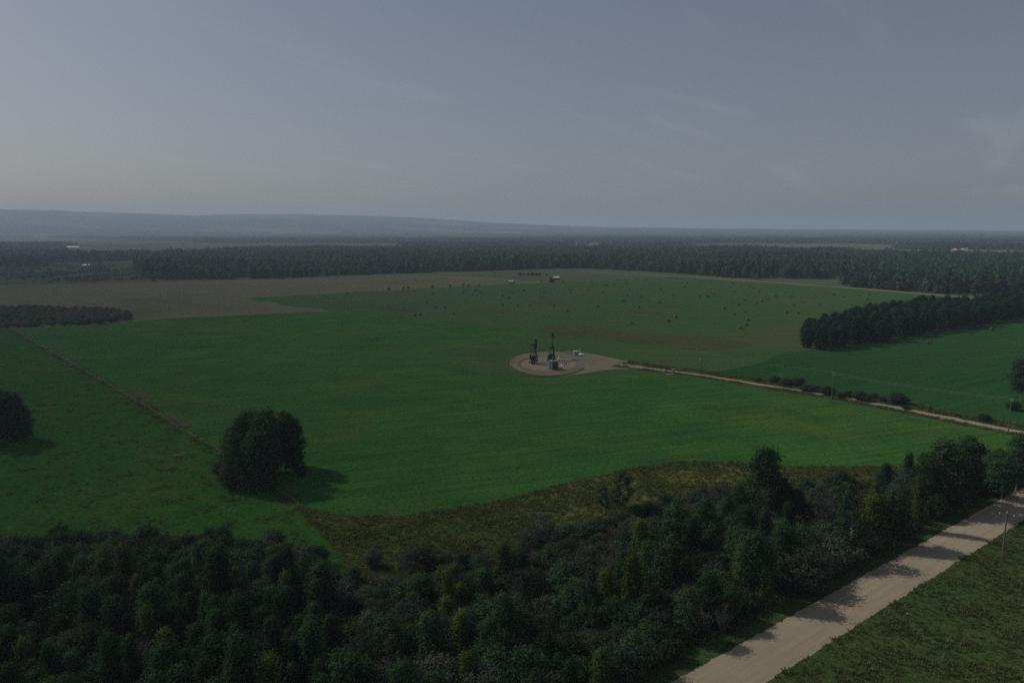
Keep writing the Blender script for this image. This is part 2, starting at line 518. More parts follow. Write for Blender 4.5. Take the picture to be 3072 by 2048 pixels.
HAY = [(560, 905), (640, 893), (900, 884), (1060, 876), (1300, 863), (1520, 851), (1700, 845), (1870, 838), (2040, 833), (2300, 851), (2560, 871), (2920, 897),
       (3300, 922), (3300, 960), (2900, 985), (2500, 1040), (2330, 1065), (2250, 1095), (2100, 1128), (1950, 1112), (1850, 1128), (1650, 1160), (1480, 1135), (1330, 1070), (1200, 1000), (1020, 945), (860, 920)]
LUSH = [(30, 987), (250, 975), (500, 955), (900, 937), (1120, 938), (1260, 955), (1440, 980), (1590, 1000), (1520, 1020), (1310, 1050), (1350, 1080), (1480, 1135), (1650, 1155), (1800, 1140), (1950, 1120),
        (2104, 1138), (2400, 1193), (2700, 1246), (3000, 1305), (3300, 1360), (3200, 1400), (2900, 1395), (2600, 1402), (2350, 1400), (2100, 1386), (1980, 1392), (1880, 1412), (1700, 1452), (1560, 1490), (1400, 1520),
        (1200, 1550), (1050, 1550), (950, 1532), (890, 1500), (780, 1430), (640, 1345), (430, 1215), (200, 1080)]
PAST = [(-700, 1000), (30, 984), (200, 1088), (430, 1222), (630, 1350), (770, 1440), (890, 1515), (960, 1560), (1020, 1640), (1100, 1720), (800, 1760), (-700, 1760)]
ROUGH = [(880, 1520), (960, 1535), (1050, 1548), (1200, 1548), (1400, 1518), (1560, 1488), (1700, 1450), (1880, 1410), (1980, 1390), (2100, 1384), (2350, 1398), (2600, 1400), (2900, 1393), (3060, 1385),
         (3100, 1480), (2600, 1520), (2100, 1560), (1900, 1620), (1700, 1720), (1500, 1780), (1200, 1790), (1050, 1760), (1000, 1640)]
STUB = [(-700, 862), (0, 856), (420, 849), (800, 838), (1150, 828), (1400, 826), (1520, 834), (1700, 845), (1520, 852), (1300, 864), (1060, 876), (900, 885), (760, 891), (840, 915), (1000, 935), (900, 938), (500, 957), (250, 976), (30, 988), (-700, 1030)]
PALE = [(1330, 826), (1500, 816), (1700, 806), (1780, 810), (2050, 829), (1870, 838), (1700, 846), (1560, 840), (1450, 830)]
RIGHTF = [(2110, 1130), (2260, 1095), (2340, 1062), (2450, 1045), (2700, 1010), (3072, 958), (3600, 900), (3700, 1400), (3300, 1345), (3020, 1286), (2800, 1240), (2500, 1184)]
MARSH = [(-700, 800), (0, 797), (150, 788), (420, 786), (400, 815), (470, 840), (200, 850), (0, 857), (-700, 865)]
sheet('meadow', pw([(-900, 866), (0, 858), (800, 838), (1330, 826), (1700, 808), (2050, 829), (2600, 866), (2950, 896), (3700, 955), (3900, 1500), (2400, 2400), (-200, 2400), (-900, 1800)]), 0.015, M['hay'], 'grassland between the fields', 30, 0.5, 1)
sheet('hay_field', pw(HAY), 0.03, M['hay'], 'mown hay field dotted with round bales', 6, 0.8, 2)
sheet('crop_field', pw(LUSH), 0.06, M['lush'], 'lush green crop field in front of the pump jacks', 4, 0.9, 3)
sheet('pasture', pw(PAST), 0.05, M['pasture'], 'rough green pasture left of the fence line', 4, 0.5, 4)
sheet('rough_grass', pw(ROUGH), 0.09, M['rough'], 'brown and yellow rough grass along the crop edge', 2.2, 0.5, 5)
sheet('stubble_field', pw(STUB), 0.04, M['stubble'], 'tan stubble field behind the crop', 7, 2.2, 6)
sheet('pale_meadow', pw(PALE), 0.05, M['pale'], 'pale green meadow in front of the woods', 8, 1.5, 7)
sheet('green_field', pw(RIGHTF), 0.06, M['hayright'], 'dark green field between lease road and grove', 5, 0.5, 8)
sheet('marsh_meadow', pw(MARSH), 0.03, M['marsh'], 'dull marshy clearing in the woods', 10, 3, 9)
sheet('dry_grass', pw(smooth_px([(1560, 1500), (1700, 1456), (1880, 1414), (1980, 1394), (2100, 1389), (2300, 1402), (2420, 1408), (2300, 1450), (2050, 1490), (1850, 1550), (1720, 1590), (1600, 1600), (1540, 1560)], 1)), 0.11, M['dryturf'], 'yellow dry grass between crop and thicket, right part', 2, 0.7, 77)
# dry patches in the hay field
WEEDS = [[(1590, 985), (1700, 980), (1850, 990), (2000, 1002), (2120, 1008), (2262, 1030), (2240, 1040), (2150, 1052), (2050, 1046), (1900, 1030), (1760, 1010), (1640, 1000)],
         [(1940, 917), (1960, 912), (2020, 912), (2042, 918), (2030, 921), (1990, 919)], [(1850, 930), (1930, 932), (1990, 938), (2010, 944), (1940, 941), (1880, 936)],
         [(1405, 922), (1450, 920), (1530, 926), (1535, 936), (1490, 940), (1440, 932)], [(1080, 916), (1140, 914), (1230, 926), (1280, 936), (1200, 932), (1130, 924)],
         [(1560, 898), (1620, 900), (1700, 908), (1728, 918), (1640, 912), (1580, 906)], [(2108, 866), (2160, 864), (2172, 869), (2140, 871)], [(2230, 885), (2270, 884), (2285, 889), (2240, 890)],
         [(740, 893), (820, 890), (850, 900), (790, 906)]]
for i, w in enumerate(WEEDS):
    sheet('weed_patch', pw(smooth_px(w, 1)), 0.09 + 0.004 * i, M['weedy'] if i != 8 else M['lush'], 'brown unmown weeds in the hay field', 3, 0.6, 20 + i)
# far fields beyond the woods
def Pt(x, y):
    """where the line of sight through a photo point meets the land"""
    u, v = (x - 1536) / FPX, (1024 - y) / FPX
    d = np.array([u, cp + v * sp, -sp + v * cp])
    t_ = np.geomspace(300, 26000, 1500)
    q = t_[:, None] * d[None]; below = q[:, 2] + CAM_H < terrain(q[:, 0], q[:, 1])
    k = int(np.argmax(below)) if below.any() else len(t_) - 1
    return Vector((q[k, 0], q[k, 1], 0))
FARF = [([(-500, 741), (60, 741), (330, 738), (560, 732), (600, 726), (420, 722), (150, 714), (-500, 712)], 'farfield'), ([(1060, 779), (1180, 777), (1185, 783), (1065, 785)], 'farfield'),
        ([(2440, 741), (2600, 738), (2590, 742), (2450, 744)], 'farwheat'), ([(2270, 832), (2520, 838), (2524, 852), (2440, 856), (2280, 846)], 'pale'),
        ([(2780, 757), (2960, 751), (3072, 752), (3400, 758), (3400, 766), (3030, 762), (2900, 762)], 'farwheat'), ([(2050, 724), (2300, 721), (2320, 726), (2080, 730)], 'farfield'),
        ([(320, 688), (480, 684), (620, 688), (560, 692), (360, 693)], 'farfield'), ([(1400, 683), (1560, 681), (1660, 685), (1540, 690), (1420, 688)], 'farwheat'), ([(2300, 716), (2460, 713), (2600, 716), (2420, 720)], 'farfield')]
FARW = [[(p.x, p.y) for p in (Pt(*q) for q in w)] for w, m_ in FARF]
for i, (w, m_) in enumerate(FARF):
    sheet('far_field', [Vector((a, b, 0)) for a, b in FARW[i]], 2.0 if i not in (1, 3) else 0.07, M[m_], 'distant field among the woods', 40, 6, 40 + i, True)

# ------------------------------------------------------------------ roads, pad
def ribbon(name, line, widths, z, mat, label, step=2.5, amp=0.12, crown=0.12, seed=1):
    """a road along LINE with ragged edges and a slightly raised middle"""
    rng = random.Random(seed)
    pts, ws = [], []
    for i in range(len(line) - 1):
        a, b = line[i], line[i + 1]
        k = max(1, int((b - a).length / step))
        for j in range(k):
            pts.append(a.lerp(b, j / k)); ws.append(widths[i] + (widths[i + 1] - widths[i]) * j / k)
    pts.append(line[-1]); ws.append(widths[-1])
    mb = MB(); l0 = r0 = 0.0
    for i, p in enumerate(pts):
        d = (pts[min(i + 1, len(pts) - 1)] - pts[max(i - 1, 0)]).normalized()
        n_ = Vector((-d.y, d.x, 0))
        l0 = 0.35 * l0 + rng.gauss(0, amp); r0 = 0.35 * r0 + rng.gauss(0, amp)
        for s, hz in ((-1, 0), (-0.5, 0.7), (0, 1), (0.5, 0.7), (1, 0)):
            e = (l0 if s == 1 else r0 if s == -1 else 0)
            q = p + n_ * (s * ws[i] / 2 + e)
            mb.v.append((q.x, q.y, z + crown * hz))
    for i in range(len(pts) - 1):
        for j in range(4):
            q = 5 * i + j
            mb.f.append((q + 1, q, q + 5, q + 6))
    o = mb.build(name, mat, None, True)
    return tag(o, label, None, None, 'structure')
road_c = ROAD_A - RN * ROAD_W / 2
ribbon('gravel_road', [road_c - RD * 110, road_c + RD * 420], [ROAD_W, ROAD_W], 0.17, M['road'], 'wide pale gravel road crossing the lower right corner', 0.5, 0.11, 0.14, 3)
# embankment of the road under the gravel: grassy shoulders
def verge_strip():
    strip = [(-15, 0.085), (-9, 0.10), (-5.2, 0.13), (-3.6, 0.155), (3.6, 0.155), (5.2, 0.13), (7.5, 0.11)]
    mb = MB(); k = 0
    for t in np.arange(-110, 421, 3.0):
        for s, z in strip:
            q = road_c + RD * t + RN * s
            mb.v.append((q.x, q.y, z))
    m = len(strip); n_ = len(np.arange(-110, 421, 3.0))
    for i in range(n_ - 1):
        for j in range(m - 1):
            q = m * i + j
            mb.f.append((q, q + m, q + m + 1, q + 1))
    o = mb.build('road_verge', M['verge'], None, True)
    tag(o, 'grassy shoulders and ditches of the gravel road', None, None, 'structure')
verge_strip()
LEASE = [P(1850, 1094), P(1950, 1106), P(2103, 1133 - 8), P(2300, 1157), P(2500, 1188), P(2700, 1225), P(2850, 1256), P(3020, 1289)]
LEASE.append(LEASE[-1] + (LEASE[-1] - LEASE[-2]).normalized() * 40)
ribbon('lease_road', LEASE, [7, 4.4, 3.4, 3.3, 3.4, 3.6, 3.9, 3.9, 4.5], 0.115, M['lease'], 'narrow gravel lease road running from the pump jacks to the right', 0.9, 0.12, 0.03, 5)
# weedy strips on both sides of the lease road
off = []
for i, p in enumerate(LEASE):
    d = (LEASE[min(i + 1, len(LEASE) - 1)] - LEASE[max(i - 1, 0)]).normalized()
    off.append(Vector((-d.y, d.x, 0)))
sheet('lease_road_verge', [p - n_ * (4.6 + 1.5 * (i % 2)) for i, (p, n_) in enumerate(zip(LEASE, off))] + [p + n_ * w for p, n_, w in reversed(list(zip(LEASE, off, (3, 4, 6, 8, 9, 9, 8, 8, 8))))],
      0.095, M['rough'], 'weedy brown strip beside the narrow lease road', 2.5, 0.45, 11)
sheet('turnout', pw([(2780, 1246), (2830, 1241), (2862, 1243), (2880, 1256), (2900, 1268), (2850, 1262), (2800, 1252)]), 0.135, M['lease'], 'gravel turn-out widening the narrow lease road', 1.5, 0.2, 12)
ribbon('far_road', [P(1740, 815), P(2040, 830), P(2300, 846), P(2600, 868), P(2930, 895), P(3400, 930)], [6, 6, 6, 6, 6, 6], 0.10, M['lease'], 'far pale road along the edge of the woods', 20, 0.5, 0.05, 6)
PADC = P(1628, 1086)
pad = [(1521, 1082), (1535, 1070), (1570, 1062), (1620, 1055), (1700, 1053), (1770, 1060), (1830, 1073), (1900, 1086), (1955, 1101), (1935, 1107), (1870, 1106), (1800, 1112), (1730, 1124), (1660, 1131), (1610, 1128), (1560, 1115), (1530, 1100)]
sheet('well_pad', pw(smooth_px(pad, 1)), 0.10, M['pad'], 'bare clay well pad round the pump jacks', 2, 0.35, 13)
inner = []
for k in range(40):
    t = 2 * math.pi * k / 40
    inner.append((1646 + 80 * math.cos(t), 1092 + 20 * math.sin(t)))
sheet('pad_gravel', pw(inner), 0.125, M['padpale'], 'pale gravel oval in the middle of the well pad', 1.5, 0.12, 14)
def ring_track(cx, cy, rx, ry, w, z, seed, a0=0, a1=360):
    pts = [P(cx + rx * math.cos(R(t)), cy + ry * math.sin(R(t))) for t in np.linspace(a0, a1, 60)]
    ribbon('wheel_rut', pts, [w] * len(pts), z, M['rut'], 'dark wheel rut circling the pump jacks', 1.0, 0.10, 0.02, seed)
ring_track(1648, 1093, 88, 23.5, 0.55, 0.13, 31, 10, 345)
ring_track(1652, 1093, 97, 27, 0.5, 0.132, 32, 15, 250)
ring_track(1644, 1094, 110, 31.5, 0.7, 0.128, 33, 40, 215)
def berm():
    """low broken earth ridge round the pad"""
    rng = random.Random(8); mb = MB(); n = 120
    for k in range(n):
        t = R(20 + 300 * k / n)
        p = P(1640 + 117 * math.cos(t), 1092 + 37.5 * math.sin(t) - (2 if math.sin(t) < 0 else 0))
        d = Vector((p.x - PADC.x, p.y - PADC.y, 0)).normalized()
        h = 0.22 + 0.18 * rng.random()
        for s, z in ((-0.9, 0.08), (-0.3, 0.1 + h), (0.3, 0.1 + h * 0.9), (1.0, 0.06)):
            q = p + d * (s + rng.uniform(-.15, .15)); mb.v.append((q.x, q.y, z))
    for k in range(n - 1):
        for j in range(3):
            q = 4 * k + j; mb.f.append((q, q + 1, q + 5, q + 4))
    tag(mb.build('pad_berm', M['soil'], None, True), 'low earth berm round the well pad', None, None, 'structure')
berm()
FENCE = [P(25, 984), P(200, 1084), P(430, 1218), P(540, 1290), P(640, 1348), P(770, 1437), P(900, 1522)]
ribbon('fence_strip', FENCE, [1.0, 1.1, 1.3, 2, 1.4, 1.2, 1.4], 0.10, M['pasture'], 'rough brownish strip along the left fence line', 2, 0.5, 0.05, 15)
sheet('bare_soil', pw([(490, 1250), (520, 1245), (560, 1262), (575, 1278), (545, 1283), (510, 1272)]), 0.17, M['soil'], 'bare soil by the left fence line', 1.5, 0.4, 16)
sheet('bare_soil', pw([(366, 1150), (385, 1155), (450, 1195), (470, 1212), (440, 1203), (395, 1172)]), 0.12, M['soil'], 'thin bare track beside the left fence line', 1.5, 0.3, 17)
THICK = [(-700, 1655), (0, 1655), (200, 1640), (450, 1635), (560, 1640), (700, 1655), (860, 1665), (960, 1705), (1050, 1745), (1180, 1748), (1280, 1700), (1430, 1705), (1480, 1680), (1560, 1640), (1640, 1605), (1760, 1580),
         (1900, 1550), (2050, 1510), (2150, 1495), (2300, 1470), (2450, 1470), (2600, 1460), (2750, 1450), (2900, 1425), (3072, 1395), (3400, 1330)]
tw = [P(*p) for p in THICK]
e1 = road_c + RN * (ROAD_W / 2 + 3.6)
edge_r = e1 + RD * ((tw[-1] - e1).dot(RD) + 6)
edge_l = e1 + RD * ((Vector((20, 66, 0)) - e1).dot(RD))
TPOLY = tw + [edge_r, edge_l, Vector((-90, 66, 0))]
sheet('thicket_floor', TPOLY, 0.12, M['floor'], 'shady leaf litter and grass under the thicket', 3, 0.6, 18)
VERGE_R = [road_c - RN * 6 + RD * t for t in (-110, 0, 100, 250, 420)] + [road_c - RN * 60 + RD * t for t in (420, 250, 100, 0, -110)]
sheet('road_field', VERGE_R, 0.07, M['verge'], 'grassy field right of the gravel road', 3, 0.6, 19)

# ------------------------------------------------------------------ plants
def part_pair(name, trunk_me, crown_me, tn, cn_):
    return (name, ((tn, trunk_me), (cn_, crown_me)))
def trunk_path(rng, H, lean=0.03, n=6):
    x = y = 0; out = []
    for i in range(n):
        z = H * i / (n - 1)
        out.append((x, y, z)); x += rng.normal() * lean * H / n; y += rng.normal() * lean * H / n
    return np.array(out)
def make_tree(seed, H, Rc, base=0.3, lobes=26, per=110, leaf=0.26, r0=0.16, shape='round', lean=0.05, mat='aspen', bark_='bark', stems=1, spread=0.0):
    rng = np.random.default_rng(seed)
    mb = MB(); cen, nrm = [], []
    for s in range(stems):
        a = 2 * math.pi * (s + rng.random() * 0.5) / max(stems, 1)
        h = H * (1 if s == 0 else rng.uniform(0.75, 0.98))
        path = trunk_path(rng, h * 0.93, lean)
        path[:, 0] += spread * math.cos(a) * (0.25 + path[:, 2] / H); path[:, 1] += spread * math.sin(a) * (0.25 + path[:, 2] / H)
        rr = [r0 * (1 - 0.85 * i / (len(path) - 1)) for i in range(len(path))]
        p0 = path.copy(); p0[0, 2] = -0.25
        mb.tube(p0.tolist(), rr, 6)
        for k in range(lobes // stems):
            t = (k + rng.random()) / (lobes // stems)
            z = h * (base + (1 - base) * t)
            if shape == 'round': w = math.sqrt(max(0.03, 1 - (2 * min(max(0.12 + 0.88 * t, 0), 1) - 1) ** 2)) ** 0.8
            elif shape == 'cone': w = max(0.05, (1 - t) ** 0.95) * min(1, 0.6 + 3 * t)
            else: w = max(0.2, math.sin(math.pi * min(0.97, 0.25 + 0.72 * t)))
            th = k * 2.399 + rng.random() * 0.9
            rad = Rc * w * rng.uniform(0.45, 1.0)
            zi = min(z, h * 0.93)
            tx = np.interp(zi, path[:, 2], path[:, 0]); ty = np.interp(zi, path[:, 2], path[:, 1])
            c = np.array([tx + rad * math.cos(th), ty + rad * math.sin(th), z])
            zb = max(h * base * 0.6, z - rad * rng.uniform(0.4, 0.9)); zb = min(zb, h * 0.9)
            bx = np.interp(zb, path[:, 2], path[:, 0]); by = np.interp(zb, path[:, 2], path[:, 1])
            rb = 0.35 * np.interp(zb, path[:, 2], rr)
            mb.tube([(bx, by, zb), ((bx + c[0]) / 2, (by + c[1]) / 2, (zb + c[2]) / 2 - 0.1), tuple(c)], [rb + 0.015, rb * 0.6 + 0.01, 0.012], 4, False)
            nl = int(per * rng.uniform(0.6, 1.3))
            sg = 0.36 * Rc ** 0.6 * rng.uniform(0.75, 1.25)
            off_ = rng.normal(size=(nl, 3)) * np.array([sg, sg, sg * 0.8])
            cen.append(c + off_); nrm.append(off_ / sg * 1.2 + 0.8 * ico_dirs(rng, nl) + np.array([0.5 * math.cos(th), 0.5 * math.sin(th), 0.5]))
    cen, nrm = np.concatenate(cen), np.concatenate(nrm)
    keep = cen[:, 2] > 0.15; cen, nrm = cen[keep], nrm[keep]
    size = leaf * rng.uniform(0.6, 1.35, len(cen))
    V = leaf_quads(cen, nrm, size, rng)
    return mb.mesh('trunk', M[bark_]), quads_mesh('crown', V, rng.random(len(V)), M[mat])
def make_shrub(seed, H, Rc, stems=26, per=75, leaf=0.2, mat='willow', bare=0.0):
    rng = np.random.default_rng(seed)
    mb = MB(); cen, nrm = [], []
    for s in range(stems):
        th = s * 2.399 + rng.random() * 0.6
        q = math.sqrt((s + 0.5) / stems)
        h = H * (1 - 0.5 * q * q) * rng.uniform(0.8, 1.08)
        r = Rc * q * rng.uniform(0.75, 1.1)
        dx, dy = math.cos(th), math.sin(th)
        p = [(0.25 * dx * q, 0.25 * dy * q, -0.15), (r * 0.45 * dx, r * 0.45 * dy, h * 0.5), (r * 0.85 * dx, r * 0.85 * dy, h * 0.85), (r * dx, r * dy, h)]
        mb.tube(p, [0.05, 0.035, 0.02, 0.008], 4, False)
        for b in range(int(3 + 10 * bare)):
            t = rng.uniform(0.4, 0.98)
            bx = np.array([np.interp(t, (0, .5, .85, 1), [k[i] for k in p]) for i in range(3)])
            e = bx + np.array([dx * 0.35, dy * 0.35, 0.75]) * rng.uniform(0.4, 1.0) + rng.normal(size=3) * 0.28
            mb.tube([tuple(bx), tuple(e)], [0.016 + 0.012 * bare, 0.007 + 0.006 * bare], 3, False)
        n = int(per * (1 - bare) * rng.uniform(0.6, 1.4))
        if n:
            t = rng.uniform(0.25, 1.03, n) ** 0.8
            b = np.stack([np.interp(t, (0, .5, .85, 1), [k[i] for k in p]) for i in range(3)], 1)
            o_ = rng.normal(size=(n, 3)) * np.array([0.33, 0.33, 0.26]) * (Rc / 2.2) ** 0.5
            cen.append(b + o_); nrm.append(o_ * 2.2 + ico_dirs(rng, n) * 0.5 + np.array([dx * 0.5 * q, dy * 0.5 * q, 0.5]))
    if not cen:
        cen, nrm = [np.zeros((1, 3)) + [0, 0, .3]], [np.ones((1, 3))]
    cen, nrm = np.concatenate(cen), np.concatenate(nrm)
    keep = cen[:, 2] > 0.05; cen, nrm = cen[keep], nrm[keep]
    V = leaf_quads(cen, nrm, leaf * rng.uniform(0.6, 1.4, len(cen)), rng, 0.5)
    return mb.mesh('stems', M['bark'] if bare < 0.5 else M['twig']), quads_mesh('foliage', V, rng.random(len(V)), M[mat])

PROTO = {
    'willow_shrub': [make_shrub(100 + i, 4.6, 2.7, 38, 175, 0.138, 'willow' if i % 3 else 'willowdark') for i in range(5)],
    'young_poplar': [make_tree(200 + i, 8.0, 1.75, 0.06, 62, 112, 0.148, 0.09, 'cone', 0.03, 'poplar') for i in range(5)],
    'birch_tree': [make_tree(300 + i, 8.0, 1.55, 0.12, 48, 100, 0.142, 0.09, 'cone', 0.05, 'birch', 'palebark') for i in range(3)],
    'aspen_tree': [make_tree(400 + i, 13.0, 2.5, 0.26, 44, 110, 0.215, 0.17, 'round', 0.05, 'aspen', 'bark') for i in range(4)] + [make_tree(455, 13.0, 2.6, 0.30, 24, 95, 0.22, 0.15, 'round', 0.05, 'aspen', 'palebark')],
    'alder_bush': [make_shrub(150 + i, 5.0, 2.3, 36, 155, 0.155, 'alder') for i in range(4)],
    'bare_shrub': [make_shrub(500 + i, 5.2, 2.0, 30, 60, 0.16, 'willow', 0.85) for i in range(3)],
    'grove_poplar': [make_tree(600 + i, 15.0, 3.1, 0.07, 40, 60, 0.42, 0.22, 'round', 0.04, 'grove') for i in range(4)],
    'field_aspen': [make_tree(700 + i, 16.0, 3.3, 0.12, 60, 84, 0.27, 0.20, 'round', 0.05, 'aspen', 'bark') for i in range(4)],
}
PART = {'willow_shrub': ('stems', 'foliage'), 'alder_bush': ('stems', 'foliage'), 'bare_shrub': ('stems', 'foliage')}
NATIVE = {'willow_shrub': 4.6, 'alder_bush': 5.0, 'young_poplar': 8.0, 'birch_tree': 8.0, 'aspen_tree': 13.0, 'bare_shrub': 5.2, 'grove_poplar': 15.0, 'field_aspen': 16.0}
CAT = {'willow_shrub': 'shrub', 'alder_bush': 'shrub', 'bare_shrub': 'shrub', 'young_poplar': 'tree', 'birch_tree': 'tree', 'aspen_tree': 'tree', 'grove_poplar': 'tree', 'field_aspen': 'tree'}
rnd = random.Random(77)
def plant(kind, x, y, h, label, group, name=None, wide=1.0, var=None, z=0.08):
    vs = PROTO[kind]
    tm, cm_ = vs[var if var is not None else rnd.randrange(len(vs))]
    s = h / NATIVE[kind]
    o = bpy.data.objects.new(name or kind, None)
    o.empty_display_size = 0.4
    o.location = (x, y, z)
    w = s ** 0.6 * wide if s < 1 else s * wide
    o.scale = (w, w, s)
    o.rotation_euler = (0, 0, rnd.uniform(0, 6.28))
    C.objects.link(o)
    tag(o, label, CAT[kind], group)
    a, b = PART.get(kind, ('trunk', 'crown'))
    for n_, me in ((a, tm), (b, cm_)):
        c = bpy.data.objects.new(n_, me); C.objects.link(c); c.parent = o
    return o
def poisson(poly, dmin, seed, n=40000, accept=None):
    rng = np.random.default_rng(seed)
    xs, ys = [p[0] for p in poly], [p[1] for p in poly]
    x = rng.uniform(min(xs), max(xs), n); y = rng.uniform(min(ys), max(ys), n)
    k = in_poly(x, y, poly)
    if accept is not None: k &= accept(x, y)
    x, y = x[k], y[k]
    grid, out = {}, []
    for a, b in zip(x, y):
        i, j = int(a // dmin), int(b // dmin)
        if any((a - c) ** 2 + (b - d) ** 2 < dmin * dmin for u in (-1, 0, 1) for w in (-1, 0, 1) for c, d in grid.get((i + u, j + w), ())): continue
        grid.setdefault((i, j), []).append((a, b)); out.append((a, b))
    return out

# trees one can point at, from the photo: (x, row of the foot, row of the top, kind, label, width)
taken = []
def tree_px(x, yb, yt, kind, label, wide=1.0, group=None, name=None, var=None):
    b = P(x, yb); h = Hpx(x, yb, yt)
    if kind == 'aspen_tree' and var is None: var = rnd.randrange(4)
    taken.append((b.x, b.y, 1.2))
    return plant(kind, b.x, b.y, h, label, group, name, wide, var)
tree_px(2278, 1565, 1352, 'aspen_tree', 'tallest dark aspen rising above the thicket left of the gravel road', 1.15)
tree_px(1862, 1550, 1418, 'aspen_tree', 'slender aspen with bare lower trunk at the upper edge of the thicket', 0.95, var=4)
tree_px(1812, 1545, 1462, 'aspen_tree', 'small thin aspen just left of the slender edge aspen', 0.8, var=4)
tree_px(2045, 1668, 1528, 'birch_tree', 'yellow-green tree left of the tallest dark aspen', 1.35)
tree_px(1925, 1700, 1565, 'birch_tree', 'bright green tree among grey shrubs in mid thicket', 1.2, var=1)
tree_px(2832, 1530, 1330, 'aspen_tree', 'broad dense aspen at the right end of the thicket', 1.35)
tree_px(2900, 1515, 1322, 'aspen_tree', 'aspen with a paler top at the right end of the thicket', 1.15)
tree_px(2775, 1540, 1385, 'aspen_tree', 'left one of the big aspens at the right end of the thicket', 1.1)
tree_px(2748, 1590, 1435, 'birch_tree', 'narrow olive-yellow birch in front of the big right aspens', 0.85)
tree_px(2612, 1640, 1488, 'birch_tree', 'rounded golden-green tree in front of the right thicket', 1.5)
tree_px(2680, 1640, 1478, 'aspen_tree', 'dark green aspen right of the golden-green tree', 1.2)
tree_px(3045, 1480, 1305, 'aspen_tree', 'aspen cut by the right frame edge beside the gravel road', 1.2)
tree_px(3005, 1500, 1385, 'aspen_tree', 'lower aspen next to the frame-edge aspen by the gravel road', 1.3)
tree_px(2262, 1800, 1600, 'aspen_tree', 'big dark aspen standing close to the gravel road shadow', 1.25)
tree_px(2395, 1770, 1655, 'willow_shrub', 'large rounded willow at the road side, front of the thicket', 1.3)
tree_px(2520, 1700, 1610, 'willow_shrub', 'rounded willow near the gravel road, right of the large one', 1.3)
tree_px(2110, 1640, 1500, 'aspen_tree', 'pale-stemmed aspen below the tallest dark aspen', 1.0)
tree_px(2480, 1620, 1470, 'bare_shrub', 'bare grey tree with pale upright stem in the right thicket', 0.8)
tree_px(860, 1850, 1720, 'birch_tree', 'yellow-tipped birch in the lower left thicket, nearest the clearing', 1.0, var=2)
tree_px(1620, 1640, 1535, 'bare_shrub', 'leafless grey shrub at the upper edge of the thicket', 1.0)
tree_px(3062, 1205, 1080, 'aspen_tree', 'dark tree cut by the right frame edge beyond the lease road', 1.3)
for (x, yb, yt, w, lab) in [(826, 1640, 1590, 1.1, 'lone dark willow sticking out into the pasture above the thicket'), (950, 1700, 1640, 1.1, 'dark round willow at the pasture corner, right of the lone one'),
                            (1120, 1700, 1645, 0.9, 'small dark willow alone in the rough grass clearing'), (1255, 1715, 1640, 1.5, 'wide dark willow at the front of the rough grass clearing')]:
    tree_px(x, yb, yt, 'willow_shrub', lab, w)

# the field clumps
fa = 'aspens of the clump in the crop corner'
fb = 'aspens of the clump at the left frame edge'
F1 = [(708, 1432, 1285), (735, 1450, 1256), (760, 1430, 1240), (785, 1462, 1262), (772, 1475, 1300), (800, 1440, 1236), (803, 1468, 1285), (715, 1465, 1300), (745, 1415, 1238), (695, 1445, 1330), (790, 1420, 1246), (745, 1478, 1340), (812, 1425, 1258)]
for i, (x, yb, yt) in enumerate(F1):
    tree_px(x, yb, yt, 'field_aspen', 'dark aspen in the dense left half of the clump in mid pasture', rnd.uniform(0.8, 1.05), fa)
F2 = [(858, 1412, 1240), (875, 1418, 1250), (893, 1408, 1262), (868, 1398, 1246)]
for i, (x, yb, yt) in enumerate(F2):
    tree_px(x, yb, yt, 'field_aspen', 'slim aspen with visible trunk in the right half of the pasture clump', 0.72, fa)
F3 = [(8, 1330, 1178), (30, 1325, 1180), (-20, 1340, 1175), (55, 1322, 1185), (-50, 1330, 1180), (78, 1318, 1220), (20, 1312, 1182), (-80, 1325, 1185)]
for i, (x, yb, yt) in enumerate(F3):
    tree_px(x, yb, yt, 'field_aspen', 'dark aspen in the clump cut by the left frame edge', 0.95, fb)
for (x, yb, yt, w) in [(672, 1432, 1375, 1.0), (690, 1465, 1400, 1.0), (905, 1430, 1395, 0.8)]:
    tree_px(x, yb, yt, 'willow_shrub', 'low willow at the foot of the pasture aspen clump', w, 'willows under the pasture clump')

# roadside shrubs behind the lease road
RS = [(2272, 1143, 1132, 1.2), (2325, 1147, 1127, 1.2), (2362, 1156, 1136, 1.2), (2395, 1158, 1131, 1.2), (2418, 1174, 1153, 1.3), (2440, 1175, 1153, 1.3), (2482, 1186, 1158, 1.2), (2524, 1194, 1176, 1.2), (2578, 1202, 1172, 1.0), (2596, 1205, 1183, 1.1),
      (2648, 1204, 1190, 1.2), (2688, 1212, 1175, 1.15), (2708, 1210, 1188, 1.1), (2718, 1228, 1216, 1.2), (2620, 1196, 1178, 1.0), (2953, 1264, 1241, 1.1), (3040, 1230, 1205, 1.2), (2460, 1178, 1162, 1.2), (2546, 1190, 1172, 1.0)]
for i, (x, yb, yt, w) in enumerate(RS):
    lab = {11: 'largest dark bush of the row behind the lease road', 15: 'lone bush near the right end of the lease road', 0: 'smallest leftmost bush of the row behind the lease road'}.get(i, 'bush in the straggling row behind the lease road')
    tree_px(x, yb, yt, 'willow_shrub', lab, w * 1.15, None if i in (0, 11, 15) else 'bushes behind the lease road', 'roadside_bush', (0, 3)[i % 2])
